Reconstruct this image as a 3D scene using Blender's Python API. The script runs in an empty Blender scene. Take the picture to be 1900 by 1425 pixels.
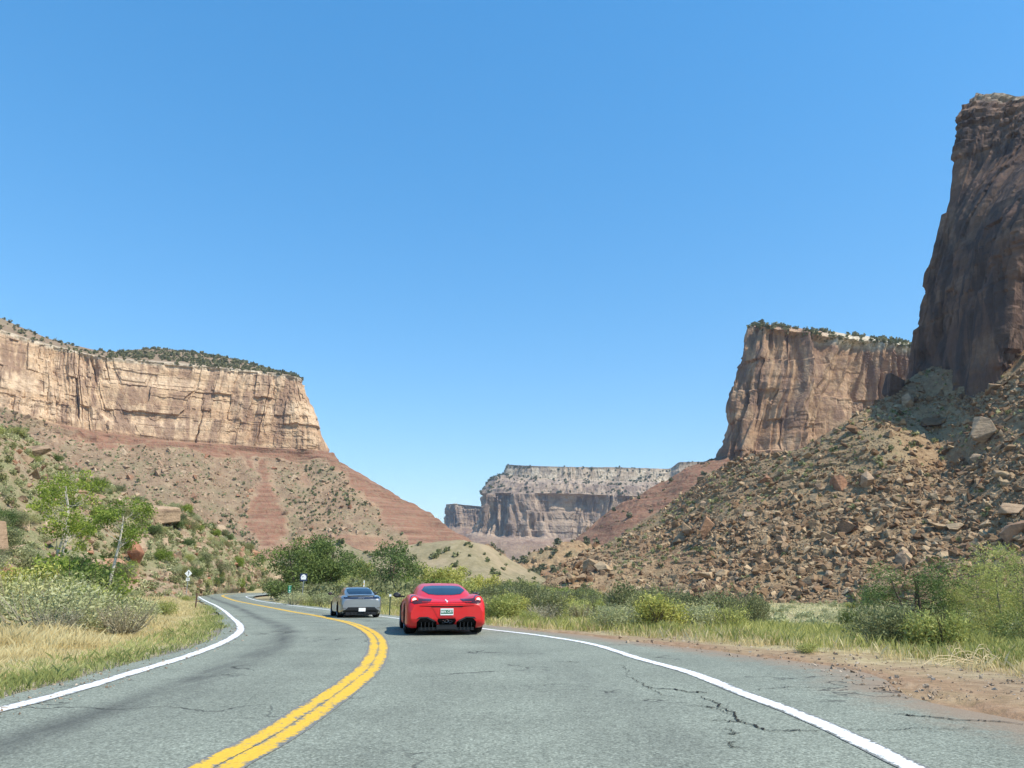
import bpy, math, random
import numpy as np
from mathutils import Vector, Matrix
from mathutils.bvhtree import BVHTree
R = math.radians
SC = bpy.context.scene
COL = SC.collection

# ------------------------------------------------------------ camera, sky, sun
CAMH = 1.18; YH = 1084.0; F = 1372.0
TH = math.atan((YH - 712.5) / F); CT, ST = math.cos(TH), math.sin(TH)
cd = bpy.data.cameras.new("camera"); cam = bpy.data.objects.new("camera", cd); COL.objects.link(cam)
cd.sensor_width = 36.0; cd.lens = F / 1900 * 36.0; cd.clip_start = 0.1; cd.clip_end = 40000
cam.location = (0, 0, CAMH); cam.rotation_euler = (R(90) + TH, 0, 0)
SC.camera = cam
SUN_DIR = Vector((0.85, -0.53, 0)).normalized(); SUN_EL = R(52)
W = bpy.data.worlds.new("World"); SC.world = W; W.use_nodes = True
wn = W.node_tree; bg = wn.nodes["Background"]
sky = wn.nodes.new("ShaderNodeTexSky"); sky.sky_type = 'NISHITA'; sky.sun_disc = False
sky.sun_elevation = SUN_EL
sky.sun_rotation = math.atan2(SUN_DIR.x, SUN_DIR.y)
sky.altitude = 1300; sky.air_density = 1.35; sky.dust_density = 0.25; sky.ozone_density = 3.0
hs = wn.nodes.new("ShaderNodeHueSaturation"); hs.inputs["Saturation"].default_value = 1.72; hs.inputs["Value"].default_value = 2.10; hs.inputs["Hue"].default_value = 0.5005
gm = wn.nodes.new("ShaderNodeGamma"); gm.inputs[1].default_value = 0.62
wn.links.new(sky.outputs[0], gm.inputs[0]); wn.links.new(gm.outputs[0], hs.inputs["Color"]); wn.links.new(hs.outputs[0], bg.inputs[0]); bg.inputs[1].default_value = 0.15
sd = bpy.data.lights.new("sun", 'SUN'); sun = bpy.data.objects.new("sun", sd); COL.objects.link(sun)
sd.energy = 5.0; sd.angle = R(0.53); sd.color = (1.0, 0.935, 0.82)
sv = Vector((SUN_DIR.x * math.cos(SUN_EL), SUN_DIR.y * math.cos(SUN_EL), math.sin(SUN_EL)))
sun.rotation_euler = sv.to_track_quat('Z', 'Y').to_euler()
SC.view_settings.view_transform = 'Standard'; SC.view_settings.look = 'None'
SC.view_settings.exposure = 0.3; SC.view_settings.gamma = 1.0

# ------------------------------------------------------------ helpers: photo measurements -> world
def Rz(Y):
    t = np.clip((np.asarray(Y, float) - 19) / 21, 0, 1); return -.35 * t * t * (3 - 2 * t)
def ray(px, py):
    x = (px - 950) / F; u = (712.5 - py) / F
    return np.array((x, CT - u * ST, ST + u * CT))
def at(px, py, Y):
    d = ray(px, py); k = Y / d[1]; return np.array((k * d[0], Y, CAMH + k * d[2]))
def atz(px, Y, z):
    return np.array(((px - 950) / F * (Y * CT + (z - CAMH) * ST), Y, z))
def road_pt(px, py):
    d = ray(px, py); h = 0.
    for i in range(50):
        k = (h - CAMH) / d[2]; h = float(Rz(k * d[1]))
    return (k * d[0], k * d[1])
def proj(P):
    P = np.asarray(P); x = P[..., 0]; y = P[..., 1]; z = P[..., 2] - CAMH
    dep = y * CT + z * ST; up = -y * ST + z * CT
    return 950 + F * x / dep, 712.5 - F * up / dep, dep

# ------------------------------------------------------------ numpy noise
def hsh(ix, iy, iz, seed):
    with np.errstate(over='ignore'):
        h = (ix.astype(np.int64).astype(np.uint32) * np.uint32(374761393) + iy.astype(np.int64).astype(np.uint32) * np.uint32(668265263)
             + iz.astype(np.int64).astype(np.uint32) * np.uint32(2246822519) + np.uint32((seed * 3266489917) & 0xffffffff))
        h = (h ^ (h >> np.uint32(13))) * np.uint32(1274126177)
        h = (h ^ (h >> np.uint32(16))) * np.uint32(2654435761)
        h = h ^ (h >> np.uint32(15))
    return h.astype(np.float64) / 4294967295.0
def vn(x, y, z=0., seed=0):
    x, y, z = np.broadcast_arrays(np.asarray(x, float), np.asarray(y, float), np.asarray(z, float))
    fx, fy, fz = np.floor(x), np.floor(y), np.floor(z)
    tx, ty, tz = x - fx, y - fy, z - fz
    tx = tx * tx * (3 - 2 * tx); ty = ty * ty * (3 - 2 * ty); tz = tz * tz * (3 - 2 * tz)
    r = 0
    for a in (0, 1):
        for b in (0, 1):
            for c in (0, 1):
                r = r + hsh(fx + a, fy + b, fz + c, seed) * (tx if a else 1 - tx) * (ty if b else 1 - ty) * (tz if c else 1 - tz)
    return r * 2 - 1
def vl(x, y, seed=0):
    """faceted noise: straight ramps between random knots, so creases stay sharp"""
    x, y = np.broadcast_arrays(np.asarray(x, float), np.asarray(y, float)); fx, fy = np.floor(x), np.floor(y); ty = y - fy
    r = 0
    for b in (0, 1):
        j0 = hsh(fx, fy + b, fx * 0, seed + 1) * .7 + .15; tx = x - fx
        h0 = hsh(fx, fy + b, fx * 0, seed); hm_ = hsh(fx, fy + b, fx * 0, seed + 2); h1 = hsh(fx + 1, fy + b, fx * 0, seed)
        v = np.where(tx < j0, h0 + (hm_ - h0) * tx / j0, hm_ + (h1 - hm_) * (tx - j0) / (1 - j0)); r = r + v * (ty if b else 1 - ty)
    return r * 2 - 1
def fbm(x, y, z=0., seed=0, o=4):
    r = 0; a = 1; t = 0; k = 1.0
    for i in range(o):
        r = r + a * vn(np.asarray(x) * k, np.asarray(y) * k, np.asarray(z) * k, seed + i * 17); t += a; a *= .5; k *= 2.03
    return r / t
def brick(s, z, bw, bh, seed):
    row = np.floor(z / bh)
    off = hsh(row, row * 0, row * 0, seed + 5) * 7
    c = np.floor(s / bw + off)
    return hsh(c, row, row * 0, seed) * 2 - 1
def sst(a, b, x):
    t = np.clip((x - a) / (b - a), 0, 1); return t * t * (3 - 2 * t)

# ------------------------------------------------------------ mesh building
def tag(o, label=None, cat=None, group=None, kind=None):
    if label: o["label"] = label
    if cat: o["category"] = cat
    if group: o["group"] = group
    if kind: o["kind"] = kind
    return o
def link(o, parent=None):
    COL.objects.link(o)
    if parent: o.parent = parent
    return o
def empty(name, loc=(0, 0, 0), rz=0.):
    o = bpy.data.objects.new(name, None); COL.objects.link(o); o.location = loc; o.rotation_euler = (0, 0, rz); o.empty_display_size = .2
    return o
def mesh_np(name, V, Fc, smooth=False, attrs=None, mats=(), mi=None):
    """V (n,3); Fc (m,k) one polygon size"""
    V = np.asarray(V, np.float32); Fc = np.asarray(Fc, np.int32)
    me = bpy.data.meshes.new(name); k = Fc.shape[1]
    me.vertices.add(len(V)); me.vertices.foreach_set("co", V.ravel())
    me.loops.add(Fc.size); me.loops.foreach_set("vertex_index", Fc.ravel())
    me.polygons.add(len(Fc)); me.polygons.foreach_set("loop_start", np.arange(0, Fc.size, k, dtype=np.int32))
    try: me.polygons.foreach_set("loop_total", np.full(len(Fc), k, np.int32))
    except Exception: pass
    if mi is not None: me.polygons.foreach_set("material_index", np.asarray(mi, np.int32))
    me.polygons.foreach_set("use_smooth", np.full(len(Fc), bool(smooth)))
    for m in mats: me.materials.append(m)
    me.update(calc_edges=True)
    for n, a in (attrs or {}).items():
        at_ = me.attributes.new(n, 'FLOAT', 'POINT'); at_.data.foreach_set("value", np.asarray(a, np.float32).ravel())
    return me
def obj_np(name, V, Fc, mat=None, parent=None, smooth=False, attrs=None, mats=None, mi=None):
    me = mesh_np(name, V, Fc, smooth, attrs, mats or ([mat] if mat else []), mi)
    return link(bpy.data.objects.new(name, me), parent)
def grid_faces(nu, nv, wrap=False):
    i = np.arange(nu if wrap else nu - 1); j = np.arange(nv - 1)
    I, J = np.meshgrid(i, j, indexing='ij'); I2 = (I + 1) % nu
    return np.stack([I * nv + J, I2 * nv + J, I2 * nv + J + 1, I * nv + J + 1], -1).reshape(-1, 4)

# ------------------------------------------------------------ materials
class NT:
    def __init__(s, name, rough=.9, spec=.2):
        s.m = bpy.data.materials.new(name); s.m.use_nodes = True; s.t = s.m.node_tree; s.b = s.t.nodes["Principled BSDF"]
        s.b.inputs["Roughness"].default_value = rough; s.b.inputs["Specular IOR Level"].default_value = spec
    def n(s, typ, **kw):
        x = s.t.nodes.new(typ)
        for k, v in kw.items(): setattr(x, k, v)
        return x
    def l(s, a, b): s.t.links.new(a, b)
    def pos(s, sc=(1, 1, 1), obj=False):
        g = s.n("ShaderNodeTexCoord").outputs["Object"] if obj else s.n("ShaderNodeNewGeometry").outputs["Position"]
        mp = s.n("ShaderNodeMapping"); s.l(g, mp.inputs[0]); mp.inputs["Scale"].default_value = sc; return mp.outputs[0]
    def noise(s, sc, det=4, rough=.55, vec=None, dist=0):
        x = s.n("ShaderNodeTexNoise"); x.inputs["Scale"].default_value = sc; x.inputs["Detail"].default_value = det
        x.inputs["Roughness"].default_value = rough; x.inputs["Distortion"].default_value = dist
        if vec is None: vec = s.pos()
        s.l(vec, x.inputs["Vector"]); return x.outputs[0]
    def attr(s, name): return s.n("ShaderNodeAttribute", attribute_name=name).outputs["Fac"]
    def ramp(s, f, stops, const=False):
        x = s.n("ShaderNodeValToRGB"); e = x.color_ramp.elements
        if const: x.color_ramp.interpolation = 'CONSTANT'
        while len(e) < len(stops): e.new(.5)
        for i, (p, c) in enumerate(stops):
            e[i].position = p; e[i].color = (*((c, c, c) if isinstance(c, (int, float)) else c), 1)
        s.l(f, x.inputs[0]); return x.outputs[0]
    def mix(s, f, a, b, mode='MIX'):
        x = s.n("ShaderNodeMix", data_type='RGBA', blend_type=mode)
        for v, i in ((f, 0), (a, 6), (b, 7)):
            if isinstance(v, (int, float)): x.inputs[i].default_value = v if i == 0 else (v, v, v, 1)
            elif isinstance(v, tuple): x.inputs[i].default_value = (*v, 1)
            else: s.l(v, x.inputs[i])
        return x.outputs[2]
    def math(s, op, a, b=0., clamp=False):
        x = s.n("ShaderNodeMath", operation=op, use_clamp=clamp)
        for v, i in ((a, 0), (b, 1)):
            if isinstance(v, (int, float)): x.inputs[i].default_value = v
            else: s.l(v, x.inputs[i])
        return x.outputs[0]
    def bump(s, h, strength=.5, dist=.1):
        x = s.n("ShaderNodeBump"); x.inputs["Strength"].default_value = strength; x.inputs["Distance"].default_value = dist
        s.l(h, x.inputs["Height"]); s.l(x.outputs[0], s.b.inputs["Normal"])
    def col(s, c):
        if isinstance(c, tuple): s.b.inputs["Base Color"].default_value = (*c, 1)
        else: s.l(c, s.b.inputs["Base Color"])
        return s

def plain(name, c, rough=.5, spec=.5, metal=0., coat=0.):
    t = NT(name, rough, spec); t.b.inputs["Metallic"].default_value = metal; t.b.inputs["Coat Weight"].default_value = coat
    v = t.noise(3., 3, vec=t.pos(obj=True)); t.col(t.mix(t.ramp(v, [(.35, .93), (.65, 1.0)]), tuple(x * .0 for x in c), c) if False else t.mix(1.0, c, t.ramp(v, [(.3, .94), (.7, 1.0)]), 'MULTIPLY'))
    return t.m

def cliff_mat(name, lo, mid, hi, dark, varn=.5, red=(.215, .112, .072), vscale=1., sc=1.):
    t = NT(name, .95, .1)
    w = t.noise(.02 * sc, 3)
    st = t.noise(1., 5, .6, t.pos((.008 * sc, .008 * sc, .07 * sc)))
    base = t.ramp(st, [(.33, lo), (.47, mid), (.6, hi), (.72, mid)])
    fine = t.noise(.35 * sc, 6, .65)
    base = t.mix(t.ramp(fine, [(.3, .0), (.7, .55)]), base, tuple(a * .62 for a in mid))
    vs = t.noise(1., 5, .62, t.pos((.11 * sc, .11 * sc, .014 * sc)), .4)
    pt = t.noise(.016 * sc * vscale, 3, .6)
    vf = t.math('MULTIPLY', t.ramp(vs, [(.44, 0.), (.56, 1.)]), t.ramp(pt, [(.5 - varn * .3, 0.), (.66 - varn * .3, 1.)]))
    base = t.mix(t.math('MULTIPLY', vf, .8), base, dark)
    rd = t.noise(1., 5, .65, t.pos((.02 * sc, .02 * sc, .42 * sc)), .3); rf = t.noise(.3 * sc, 6, .7)
    redc = t.ramp(rd, [(.30, tuple(a * .55 for a in red)), (.42, red), (.56, tuple(a * 1.3 for a in red)), (.66, (red[0] * 1.5, red[1] * 1.75, red[2] * 1.8))])
    redc = t.mix(t.ramp(rf, [(.46, 0.), (.62, .7)]), redc, (.26, .185, .115))
    tal = t.noise(.12 * sc, 6, .7)
    talc = t.ramp(tal, [(.3, (.18, .12, .075)), (.5, (.26, .18, .115)), (.68, (.35, .26, .165))])
    gr = t.noise(.05 * sc, 5, .6)
    talc = t.mix(t.ramp(gr, [(.47, 0.), (.64, .6)]), talc, (.23, .195, .115))
    c = t.mix(t.attr("red"), base, redc)
    c = t.mix(t.attr("tal"), c, talc)
    c = t.mix(t.attr("cap"), c, t.mix(t.ramp(fine, [(.4, 0.), (.6, 1.)]), (.66, .57, .43), (.34, .28, .19)))
    t.col(c)
    cr = t.n("ShaderNodeTexVoronoi", feature='DISTANCE_TO_EDGE'); cr.inputs["Scale"].default_value = 1.
    t.l(t.pos((.09 * sc, .09 * sc, .05 * sc)), cr.inputs["Vector"])
    h = t.math('ADD', fine, t.math('MULTIPLY', t.ramp(cr.outputs[0], [(0., 0.), (.03, 1.)]), .12))
    t.bump(h, .8, 1.6 / sc)
    return t.m

def leaf_mat(name, stops, trans=.35, hue=0.):
    t = NT(name, .75, .15)
    oi = t.n("ShaderNodeObjectInfo").outputs["Random"]
    f = t.math('FRACT', t.math('ADD', t.attr("rnd"), t.math('MULTIPLY', oi, .0)))
    c = t.ramp(f, stops)
    c = t.mix(1.0, c, t.ramp(oi, [(0., (.8, .84, .8)), (.5, (1, 1, 1)), (1., (1.15, 1.08, .9))]), 'MULTIPLY')
    t.col(c)
    tr = t.n("ShaderNodeBsdfTranslucent"); t.l(c, tr.inputs[0]); mx = t.n("ShaderNodeMixShader"); mx.inputs[0].default_value = trans
    out = t.t.nodes["Material Output"]
    t.l(t.b.outputs[0], mx.inputs[1]); t.l(tr.outputs[0], mx.inputs[2]); t.l(mx.outputs[0], out.inputs[0])
    return t.m

def rock_mat(name, stops, sc=1.):
    t = NT(name, .95, .12)
    oi = t.n("ShaderNodeObjectInfo").outputs["Random"]
    f = t.math('FRACT', t.math('ADD', t.attr("rnd"), oi))
    c = t.ramp(f, stops)
    n1 = t.noise(1.3 * sc, 6, .65); n2 = t.noise(1., 4, .6, t.pos((.35 * sc, .35 * sc, 2.2 * sc)))
    c = t.mix(1.0, c, t.ramp(n1, [(.3, .62), (.7, 1.12)]), 'MULTIPLY')
    c = t.mix(t.ramp(n2, [(.55, 0.), (.68, .6)]), c, (.13, .085, .06))
    t.col(c); t.bump(t.math('ADD', n1, t.math('MULTIPLY', n2, .6)), .7, .35 / sc)
    return t.m

M_LEFT = cliff_mat("banded_cream_sandstone", (.46, .285, .17), (.60, .42, .26), (.74, .55, .37), (.25, .155, .105), .55)
M_BUTTE = cliff_mat("brown_sandstone", (.34, .20, .12), (.42, .27, .165), (.52, .36, .23), (.20, .125, .09), .8)
M_TOWER = cliff_mat("shade_toned_varnished_sandstone", (.135, .085, .066), (.175, .11, .08), (.25, .165, .115), (.065, .05, .046), .9, sc=1.8)  # varnished rock, its tones darkened to carry the wall's shade in the colour
M_FAR = cliff_mat("distant_grey_brown_sandstone", (.30, .215, .155), (.37, .275, .20), (.46, .35, .255), (.17, .125, .10), .8, sc=.45)
M_ROCK = rock_mat("brown_boulder_sandstone", [(0, (.19, .11, .06)), (.3, (.28, .18, .10)), (.55, (.37, .255, .15)), (.8, (.52, .38, .23)), (1, (.25, .15, .085))], .5)
M_ROCKL = rock_mat("tan_boulder_sandstone", [(0, (.33, .22, .14)), (.4, (.44, .31, .20)), (.75, (.50, .38, .25)), (1, (.34, .16, .09))], .6)
M_REDROCK = rock_mat("red_slab_sandstone", [(0, (.36, .17, .10)), (.5, (.45, .24, .14)), (1, (.52, .32, .2))], .6)

M_SAGE = leaf_mat("sage_leaf", [(0, (.22, .24, .115)), (.4, (.36, .375, .185)), (.75, (.50, .50, .27)), (1, (.60, .58, .34))], .3)
M_RABBIT = leaf_mat("yellow_green_leaf", [(0, (.24, .26, .07)), (.4, (.38, .40, .12)), (.8, (.53, .53, .18)), (1, (.64, .60, .26))], .35)
M_TAMA = leaf_mat("olive_leaf", [(0, (.12, .13, .06)), (.4, (.19, .205, .09)), (.8, (.29, .30, .14)), (1, (.38, .37, .19))], .3)
M_GREEN = leaf_mat("fresh_green_leaf", [(0, (.11, .16, .03)), (.4, (.22, .29, .055)), (.75, (.34, .41, .085)), (1, (.50, .52, .14))], .4)
M_DARKG = leaf_mat("deep_green_leaf", [(0, (.07, .10, .035)), (.4, (.12, .17, .055)), (.8, (.18, .24, .08)), (1, (.26, .31, .12))], .3)
M_JUNI = leaf_mat("juniper_leaf", [(0, (.09, .10, .055)), (.5, (.15, .16, .09)), (1, (.23, .225, .13))], .2)
M_GREY = leaf_mat("grey_twig", [(0, (.20, .18, .13)), (.5, (.34, .31, .22)), (1, (.50, .46, .34))], .15)
M_DRY = leaf_mat("dry_grass", [(0, (.50, .38, .17)), (.35, (.68, .54, .27)), (.8, (.85, .73, .43)), (1, (.55, .48, .20))], .4)
M_GRASSG = leaf_mat("green_grass", [(0, (.20, .23, .07)), (.5, (.36, .38, .13)), (1, (.60, .57, .26))], .35)
M_BARKW = plain("pale_bark", (.50, .46, .38), .9, .1)
M_BARK = plain("brown_bark", (.12, .09, .065), .9, .1)

# ------------------------------------------------------------ landform nets
def catmull(P, n):
    """P (k,3) -> n points, by chord length"""
    P = np.asarray(P, float)
    if len(P) == 2: return P[0] + (P[1] - P[0]) * np.linspace(0, 1, n)[:, None]
    d = np.r_[0, np.cumsum(np.maximum(np.linalg.norm(np.diff(P, axis=0), axis=1), 1e-6) ** .5)]
    t = np.linspace(0, d[-1], n); E = np.vstack([2 * P[0] - P[1], P, 2 * P[-1] - P[-2]])
    dd = np.r_[d[0] - (d[1] - d[0]), d, d[-1] + (d[-1] - d[-2])]
    i = np.clip(np.searchsorted(d, t, side='right') - 1, 0, len(P) - 2)
    t0, t1, t2, t3 = dd[i], dd[i + 1], dd[i + 2], dd[i + 3]
    p0, p1, p2, p3 = E[i], E[i + 1], E[i + 2], E[i + 3]
    f = lambda a, b, ta, tb: (a * ((tb - t))[:, None] + b * ((t - ta))[:, None]) / (tb - ta)[:, None]
    A1 = f(p0, p1, t0, t1); A2 = f(p1, p2, t1, t2); A3 = f(p2, p3, t2, t3)
    B1 = f(A1, A2, t0, t2); B2 = f(A2, A3, t1, t3)
    return f(B1, B2, t1, t2)
class Net:
    """stations x rows of world points -> dense grid; V = float row index, S = metres along row"""
    def __init__(s, st, segs, weights=None):
        st = [[np.asarray(p, float) for p in r] for r in st]
        nst = len(st); nr = len(st[0]); ref = np.array([r[min(2, nr - 1)] for r in st])
        per = []
        for i in range(nst - 1):
            per.append(max(3, int(weights[i]) if weights else 40))
        us = np.concatenate([np.linspace(i, i + 1, per[i], endpoint=False) for i in range(nst - 1)] + [[nst - 1.]])
        rows = []
        A = np.array(st)                                   # (nst,nr,3)
        i = np.clip(np.floor(us).astype(int), 0, nst - 2); t = (us - i)[:, None, None]
        p0 = A[np.maximum(i - 1, 0)]; p1 = A[i]; p2 = A[i + 1]; p3 = A[np.minimum(i + 2, nst - 1)]
        m1 = (p2 - p0) * .35; m2 = (p3 - p1) * .35
        l1 = np.linalg.norm(p2 - p1, axis=-1, keepdims=True)
        for m in (m1, m2):
            lm = np.linalg.norm(m, axis=-1, keepdims=True); m *= np.minimum(1, l1 * .8 / np.maximum(lm, 1e-6))
        G = (2 * t**3 - 3 * t**2 + 1) * p1 + (t**3 - 2 * t**2 + t) * m1 + (-2 * t**3 + 3 * t**2) * p2 + (t**3 - t**2) * m2
        vs = np.concatenate([np.linspace(k, k + 1, segs[k], endpoint=False) for k in range(nr - 1)] + [[nr - 1.]])
        k = np.clip(np.floor(vs).astype(int), 0, nr - 2); tv = (vs - k)[None, :, None]
        s.P = G[:, k] * (1 - tv) + G[:, k + 1] * tv
        s.V = np.broadcast_to(vs[None, :], s.P.shape[:2]).copy()
        mid = s.P[:, np.argmin(abs(vs - 2.5))]
        s.S = np.broadcast_to(np.r_[0, np.cumsum(np.linalg.norm(np.diff(mid, axis=0), axis=1))][:, None], s.V.shape).copy()
        s.U = np.broadcast_to(us[:, None], s.V.shape).copy()
    def normals(s):
        a = np.gradient(s.P, axis=0); b = np.gradient(s.P, axis=1); n = np.cross(a, b)
        return n / np.maximum(np.linalg.norm(n, axis=-1, keepdims=True), 1e-9)
    def build(s, name, mat, attrs=None, smooth=False):
        nu, nv = s.V.shape
        at_ = {'red': 0 * s.V, 'tal': 0 * s.V, 'cap': 0 * s.V}; at_.update(attrs or {})
        s.o = obj_np(name, s.P.reshape(-1, 3), grid_faces(nu, nv), mat, smooth=smooth, attrs=at_)
        tag(s.o, kind='structure'); return s.o
    def nearest(s, px, py):
        x, y, d = proj(s.P); e = (x - px) ** 2 + (y - py) ** 2 + (d < 0) * 1e9
        i = np.unravel_index(np.argmin(e), e.shape); return s.P[i]
    def sample(s, n, rng, cond=None, dens=None):
        """area-weighted random surface points (optionally filtered)"""
        P = s.P; nu, nv = s.V.shape
        a = P[1:, :-1] - P[:-1, :-1]; b = P[:-1, 1:] - P[:-1, :-1]
        w = np.linalg.norm(np.cross(a, b), axis=-1)
        if cond is not None: w = w * cond[:-1, :-1]
        if dens is not None: w = w * dens[:-1, :-1]
        w = w.ravel() / w.sum(); idx = rng.choice(len(w), n, p=w)
        i, j = np.unravel_index(idx, a.shape[:2]); r1 = rng.random(n)[:, None]; r2 = rng.random(n)[:, None]
        return P[i, j] + a[i, j] * r1 + b[i, j] * r2

def cliff_disp(S, Z, seed, pleat=4., pw=26., block=1.6, ledge=1., fine=.5, slant=.25):
    """outward displacement (m) for a rock wall: buttresses and alcoves, joint blocks, bedding ledges"""
    sw = S + 2.2 * vn(S / 34, Z / 16, seed=seed + 3) + slant * Z * vn(S / 70, 0, seed=seed + 2)
    pl = pleat * (1.15 * vl(sw / pw, Z / 75, seed=seed) + .62 * vl(sw / (pw * .37), Z / 34, seed=seed + 1) + .3 * vl(sw / (pw * .15), Z / 15, seed=seed + 19)) - pleat * .55
    bs = sw + .7 * vn(S / 9, Z / 5, seed=seed + 4)
    m = sst(-.25, .25, vn(S / 45, Z / 20, seed=seed + 20))
    bl = block * (.8 * brick(bs, Z + .8 * vn(S / 8, Z / 30, seed=seed + 6), 15., 24., seed + 7)
                  + m * (.45 * brick(bs, Z + .8 * vn(S / 7, 0, seed=seed + 8), 7, 9.5, seed + 9) + .25 * brick(sw, Z + .5 * vn(S / 4, 0, seed=seed + 21), 3.2, 3.8, seed + 10)))
    crack = np.abs(vn(bs / 12, Z / 150, seed=seed + 30)); bl = bl - block * 1.1 * (1 - sst(0, .06, crack)) * sst(-.1, .2, vn(S / 30, Z / 30, seed=seed + 31))
    zz = Z + 1.5 * vn(S / 60, 0, seed=seed + 11)
    lm = sst(-.2, .4, vn(S / 70, Z / 18, seed=seed + 22))
    le = ledge * (.6 * vn(zz * 0, zz / 9, seed=seed + 12) + lm * .8 * np.round(vn(S / 90, zz / 3.4, seed=seed + 13) * 2) / 2)
    return pl + bl + le + fine * fbm(S / 3.5, Z / 3.5, seed=seed + 14, o=3)

rngs = lambda k: np.random.default_rng(k)
# ------------------------------------------------------------ road traces
def world_line(L, extra_before, extra_after, n=500):
    P = [(x, y, 0.) for x, y in extra_before] + [(*road_pt(*p), 0.) for p in L] + [(x, y, 0.) for x, y in extra_after]
    Q = catmull(P, 2000); d = np.r_[0, np.cumsum(np.linalg.norm(np.diff(Q, axis=0), axis=1))]
    # finer close to the camera
    u = np.linspace(0, 1, n); t = d[-1] * (u ** 1.0)
    return np.stack([np.interp(t, d, Q[:, 0]), np.interp(t, d, Q[:, 1])], -1)
LW = world_line([(0, 1317), (84, 1296), (168, 1272), (253, 1246), (337, 1221), (400, 1198), (434, 1181), (446, 1169), (440, 1154), (425, 1141), (401, 1124), (383, 1115.5), (371, 1108.5), (367, 1102.5)],
                [(-5.3, -60), (-5.1, -20), (-4.95, 0)], [(-53, 134), (-48, 142), (-35, 147), (-24, 158), (-20, 185), (-30, 240), (-45, 300)], 700)
YE = world_line([(404, 1419), (463, 1389), (518, 1358), (568, 1324), (619, 1290), (653, 1265), (682, 1240), (697, 1215), (701, 1198), (695, 1181), (674, 1166), (632, 1152), (589, 1143), (547, 1136), (505, 1128), (463, 1120), (438, 1115), (421, 1109.5), (413, 1105)],
                [(-1.7, -60), (-1.8, -20), (-1.95, 0)], [(-45, 123), (-45.5, 131), (-41, 137), (-31, 142), (-20, 153), (-16, 184), (-26, 240), (-41, 301)], 700)
RW = world_line([(1687, 1422), (1568, 1363), (1474, 1322), (1379, 1287), (1284, 1249), (1189, 1223), (1095, 1194.5), (1000, 1179), (904, 1167.5), (734, 1147), (710, 1144), (612, 1132), (543, 1123.5), (494, 1117), (474, 1113.5), (460, 1109)],
                [(2.6, -60), (2.7, -20), (2.75, 0)], [(-34.5, 100), (-37.5, 113), (-38.5, 122), (-36, 129.5), (-27, 136), (-16.5, 149), (-12, 183), (-22, 240), (-37, 302)], 700)
REX = world_line([(1900, 1339), (1805, 1315), (1710, 1292), (1616, 1254), (1474, 1228), (1284, 1202), (1142, 1186), (1000, 1170)],
                 [(4.3, -60), (4.5, -20), (4.6, 0)], [(-1.5, 27.0), (-5.2, 37.3), (-10.4, 47.4), (-15.5, 57.5), (-21.1, 68.7), (-24.8, 76.8), (-30.3, 90.5), (-33.5, 100), (-36.5, 113), (-37.5, 122), (-35, 129), (-26, 135), (-15.8, 148.5), (-11.2, 183), (-21.2, 240), (-36.2, 302)], 700)
def offset(L, d):
    t = np.gradient(L, axis=0); t /= np.linalg.norm(t, axis=1)[:, None]; n = np.stack([t[:, 1], -t[:, 0]], -1)   # +: right
    return L + n * d
def resamp(L, n):
    d = np.r_[0, np.cumsum(np.linalg.norm(np.diff(L, axis=0), axis=1))]; t = np.linspace(0, d[-1], n)
    return np.stack([np.interp(t, d, L[:, 0]), np.interp(t, d, L[:, 1])], -1)
LE = offset(LW, -.45)
_w = .12 * vn(np.arange(700) / 5., 0, seed=3) + .05 * vn(np.arange(700) / 1.7, 0, seed=4)
LE = LE + np.stack([_w, _w * 0], -1)
_w2 = .16 * vn(np.arange(700) / 5., 0, seed=9) + .10 * vn(np.arange(700) / 1.7, 0, seed=14)
REX = REX + np.stack([_w2, _w2 * 0], -1)
POLY = np.vstack([LE, REX[::-1]])
def seg_dist(P, L):
    """distance from points (n,2) to polyline"""
    A = L[:-1]; B = L[1:]; AB = B - A; q = (AB ** 2).sum(1) + 1e-12; out = np.empty(len(P))
    for i in range(0, len(P), 4000):
        p = P[i:i + 4000, None, :]; t = np.clip(((p - A) * AB).sum(-1) / q, 0, 1)
        out[i:i + 4000] = np.sqrt((((A + t[..., None] * AB) - p) ** 2).sum(-1)).min(1)
    return out
def inside(P, L=POLY):
    x, y = P[:, 0], P[:, 1]; r = np.zeros(len(P), bool); j = len(L) - 1
    for i in range(len(L)):
        xi, yi = L[i]; xj, yj = L[j]
        c = (yi > y) != (yj > y)
        if c.any():
            r ^= c & (x < (xj - xi) * (y - yi) / (yj - yi + 1e-12) + xi)
        j = i
    return r
LEs = resamp(LE, 160); REs = resamp(REX, 160)
def ground(P, full=False):
    P = np.asarray(P, float); shp = P.shape[:-1]; P = P.reshape(-1, 2); x, y = P[:, 0], P[:, 1]
    dl = seg_dist(P, LEs); dr = seg_dist(P, REs); ins = inside(P); left = (dl < dr)
    dist = np.hypot(x, y)
    base = Rz(y)
    h = base.copy()
    lh = base + np.minimum(.045 * np.maximum(dl - 1.2, 0), 1.3) + .07 * fbm(x / 1.6, y / 1.6, seed=31, o=3) * np.clip(dl / 1.5, 0, 1) * (1 + sst(6, 30, dl) * 2)
    deep = -3.0
    rh = base + (deep - base) * sst(4.5, 48, dr) - .05 * np.clip(dr / 1.2, 0, 1) + .06 * fbm(x / 1.4, y / 1.4, seed=35, o=3) * np.clip(dr / 1., 0, 1) * (1 + 2 * sst(5, 30, dr))
    h = np.where(ins, base, np.where(left, lh, rh))
    far = sst(260, 500, dist); h = h * (1 - far) + far * (-3.0 + .8 * fbm(x / 90, y / 90, seed=37, o=3))
    if full: return h.reshape(shp), dl.reshape(shp), dr.reshape(shp), ins.reshape(shp), left.reshape(shp)
    return h.reshape(shp)
def gz(x, y): return float(ground(np.array([[x, y]]))[0])

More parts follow.
